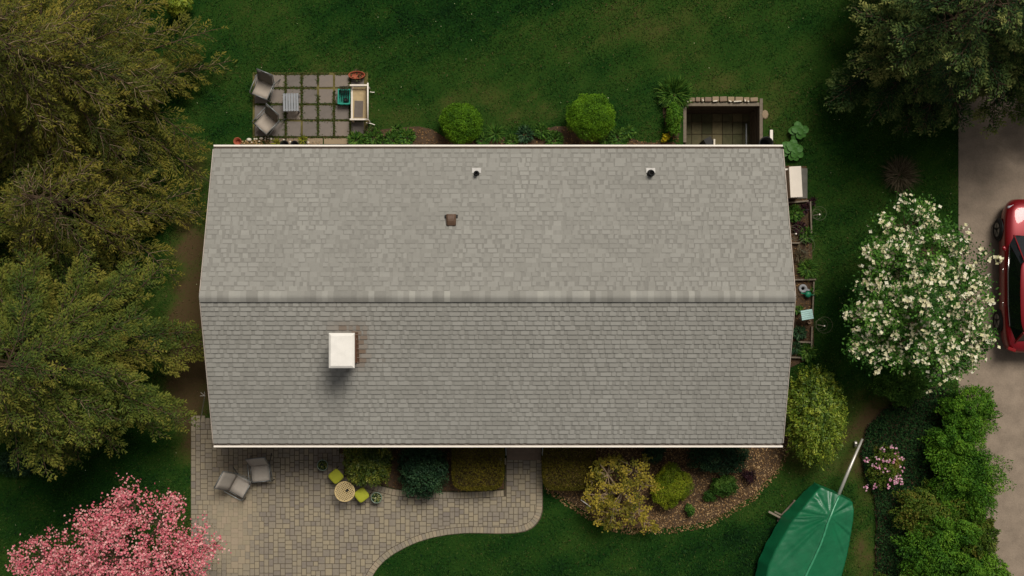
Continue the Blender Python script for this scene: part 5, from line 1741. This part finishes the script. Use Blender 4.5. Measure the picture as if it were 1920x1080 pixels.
# ---------------------------------------------------------------- conifers
def conifer(name, base, H, Rad, nb, label, mat, z0=.08, power=.75, rise=.25, droop=.5, dens=1.0, leafL=.10, leafW=.026, tip=.35, toneb=.4, seed=1, side_ang=52, plume=.50, twig_show=.25, fan=.36, cover=1.0, inner=.3, sp=2.6):
    r_ = np.random.default_rng(seed)
    bx_, by_ = PX(*base)
    t = empty(name, (bx_, by_, 0), 0, label, 'tree')
    wood = MB(); tw = MB(); pale = MB()
    wood.tube([(bx_, by_, -.05), (bx_ + .05, by_, H * .5), (bx_, by_ + .05, H)], [.24 * H / 10, .15 * H / 10, .02], 9)
    Cs, As, Ns, Ls, Ts = [], [], [], [], []
    for i in range(nb):
        f = z0 + (.985 - z0) * ((i + .5) / nb) ** 1.15
        zb = f * H
        az = i * 2.39996 + r_.normal(0, .25)
        L = Rad * (1 - f) ** power * r_.uniform(.72, 1.18) + .22
        K = 9
        s = np.linspace(0, 1, K)
        bend = r_.normal(0, .14)
        azs = az + bend * s
        rr = L * s
        zz = zb + L * (rise * s - droop * s ** 2) + r_.normal(0, .03)
        pts = np.stack([bx_ + rr * np.cos(azs), by_ + rr * np.sin(azs), np.maximum(zz, .25)], -1)
        rad0 = .012 + .010 * L
        tw.tube([tuple(p) for p in pts], [rad0 * (1 - .85 * q) for q in s], 5, caps=False)
        btone = toneb + r_.normal(0, .13)
        # side sprays: flat feathered fans
        m = int(4 + L * sp)
        u = np.clip((np.arange(m) + .6) / m * (1 - inner) + inner + r_.normal(0, .03, m), .08, 1.0)
        u[-1] = 1.0
        sg = np.where(np.arange(m) % 2 == 0, 1, -1)
        base_p = np.stack([np.interp(u, s, pts[:, k]) for k in range(3)], -1)
        tang = unit(np.stack([np.interp(np.minimum(u + .04, 1), s, pts[:, k]) - np.interp(np.maximum(u - .06, 0), s, pts[:, k]) for k in range(3)], -1))
        up = np.array([0, 0, 1.0])
        sidev = unit(np.cross(tang, up))
        ang = R(side_ang) * r_.uniform(.6, 1.25, m)
        ang[-1] *= .15
        dirs = unit(tang * np.cos(ang)[:, None] + sidev * (sg * np.sin(ang))[:, None] + up * r_.normal(.02, .22, m)[:, None])
        prof_ = np.sin(np.clip(u * 1.02, 0, 1) ** .8 * math.pi) ** .7 * .8 + .15 * (1 - u) + .30
        sl = plume * (L ** .7) * prof_ * r_.uniform(.6, 1.25, m) + .10
        show = r_.uniform() < twig_show
        for q in range(m):
            e = base_p[q] + dirs[q] * sl[q] * .9 - up * .15 * sl[q]
            mid_ = (base_p[q] + e) / 2 + r_.normal(0, .03, 3) + up * .04
            (pale if show and r_.uniform() < .5 else tw).tube([tuple(base_p[q]), tuple(mid_), tuple(e)], [.012, .008, .003], 3, caps=False)
            wd = fan * sl[q]
            kk = max(6, int(sl[q] * wd / (leafL * leafW) * .85 * dens * cover))
            v = r_.uniform(0, 1, kk) ** .8
            lim = np.sin(np.clip(v * .95 + .06, 0, 1) * math.pi) ** .6 * wd * (1.1 - .5 * v)
            # twiglets: lateral positions gather on a few ribs, which gives the feathered edge
            nr = max(3, int(sl[q] / .085))
            rib = np.round(v * nr) / nr
            w_ = r_.uniform(-1, 1, kk)
            v2 = np.clip(rib + np.abs(w_) * lim / sl[q] * .55 + r_.normal(0, .025, kk), 0, 1.12)
            s2 = unit(np.cross(dirs[q], up)); n2 = np.cross(s2, dirs[q])
            p = base_p[q] + dirs[q] * (sl[q] * v2)[:, None] + s2 * (w_ * lim)[:, None]
            p = p + n2 * (r_.normal(0, .035, kk) + .10 * wd - .35 * np.abs(w_ * lim))[:, None]
            p[:, 2] -= .18 * sl[q] * v2 ** 2
            aa = unit(dirs[q] * .75 + s2 * (np.sign(w_) * r_.uniform(.2, 1.0, kk))[:, None] + up * r_.normal(0, .25, kk)[:, None])
            Cs.append(p); As.append(aa)
            Ns.append(n2 * 1.0 + r_.normal(0, .42, (kk, 3)))
            Ls.append(leafL * r_.uniform(.6, 1.25, kk))
            Ts.append(btone + r_.normal(0, .10) + tip * (v2 - .5) + r_.normal(0, .11, kk))
    wood.build('trunk', m_bark, t, smooth=True, world=True)
    tw.build('branches', m_bark, t, smooth=True, world=True)
    if pale.v: pale.build('bare_twigs', m_twig, t, smooth=True, world=True)['kind'] = 'stuff'
    C = np.concatenate(Cs); Lz = np.concatenate(Ls)
    V = leaf_quads(C, np.concatenate(As), np.concatenate(Ns), Lz, np.full(len(C), leafW) * r_.uniform(.8, 1.3, len(C)))
    quad_mesh('crown', V, np.concatenate(Ts), mat, t)
    print(name, len(C))
    return t


conifer('hemlock_tree', (178, 165), 9.5, 4.6, 120, 'brownish-olive evergreen with pale bare twigs in the top corner', seed=11, twig_show=.9, mat=m_cedar, toneb=.5, fan=.22, leafL=.12, leafW=.026, plume=.30, inner=.18, cover=1.5, z0=.10, sp=6.5, droop=.40, side_ang=44)
conifer('cypress_tree', (172, 662), 8.5, 4.25, 84, 'dense olive-green evergreen beside the west gable', seed=12, mat=m_cyp, toneb=.5, twig_show=.05, droop=.26, rise=.22, plume=.27, leafL=.10, leafW=.032, fan=.30, inner=.25, cover=2.1, z0=.20, sp=7.5, power=.62, side_ang=42, tip=.45)
conifer('cypress_tree', (-60, 480), 9.0, 3.6, 64, 'olive evergreen cut off by the left edge', seed=13, mat=m_cyp, toneb=.5, twig_show=.05, droop=.26, rise=.22, plume=.27, leafL=.10, leafW=.032, fan=.30, inner=.25, cover=2.1, z0=.20, sp=7.5, power=.62, side_ang=42, tip=.45)
conifer('hemlock_tree', (10, 60), 9.5, 4.0, 90, 'brown-green evergreen filling the upper left corner edge', seed=14, twig_show=.8, mat=m_cedar, toneb=.5, fan=.22, leafL=.12, leafW=.026, plume=.30, inner=.18, cover=1.5, z0=.10, sp=6.5, droop=.40, side_ang=44)
conifer('hemlock_tree', (190, 395), 6.5, 3.0, 60, 'slender brown-green evergreen between the two big left ones', seed=18, twig_show=.8, mat=m_cedar, toneb=.5, fan=.22, leafL=.12, leafW=.026, plume=.30, inner=.18, cover=1.5, z0=.10, sp=6.5, droop=.40, side_ang=44)
conifer('spruce_tree', (1712, 90), 8.0, 3.3, 74, 'dark spruce with paler tips over the driveway top', seed=15, mat=m_spruce, droop=.14, plume=.30, leafL=.10, leafW=.034, tip=.7, toneb=.30, twig_show=.03, fan=.34, inner=.28, cover=2.1, sp=7.5, power=.6, side_ang=44)
conifer('spruce_tree', (1880, 70), 9.0, 3.2, 52, 'dark spruce in the top right corner beyond the driveway', seed=16, mat=m_spruce, droop=.14, plume=.30, leafL=.10, leafW=.034, tip=.7, toneb=.30, twig_show=.03, fan=.34, inner=.28, cover=2.1, sp=7.5, power=.6, side_ang=44)
shrub('pale_shrub', 334, 6, 26, 26, 1.2, 3500, (.07, .5), m_laurel, 'pale green shrub at the top edge beside brown evergreen', rough=.2, seed=41, tufts=26, groove=.35, tone=(.5, 1))
shrub('dark_fern', 40, 868, 46, 30, .7, 3500, (.09, .35), m_dark, 'dark leafy shrub on lawn at left edge below evergreen', rough=.25, seed=42, tufts=24, groove=.35)

# fallen petals and pale specks on the lawn, beyond counting
n = 260
x = rng.uniform(-16, 16, n); y = rng.uniform(-9, 9, n)
kp = np.ones(n, bool)
for pl in HARD: kp &= ~inpoly(x, y, pl)
x, y = x[kp], y[kp]; n = len(x)
V = leaf_quads(np.stack([x, y, np.full(n, .06)], -1), rdirs(n) * [1, 1, .2], np.array([[0, 0, 1.0]]) + rng.normal(0, .2, (n, 3)), rng.uniform(.02, .04, n), rng.uniform(.012, .028, n))
tag(quad_mesh('fallen_petals', V, rng.uniform(0, .6, n), m_white_fl), 'tiny pale petals scattered over the lawn', 'petals', kind='stuff')
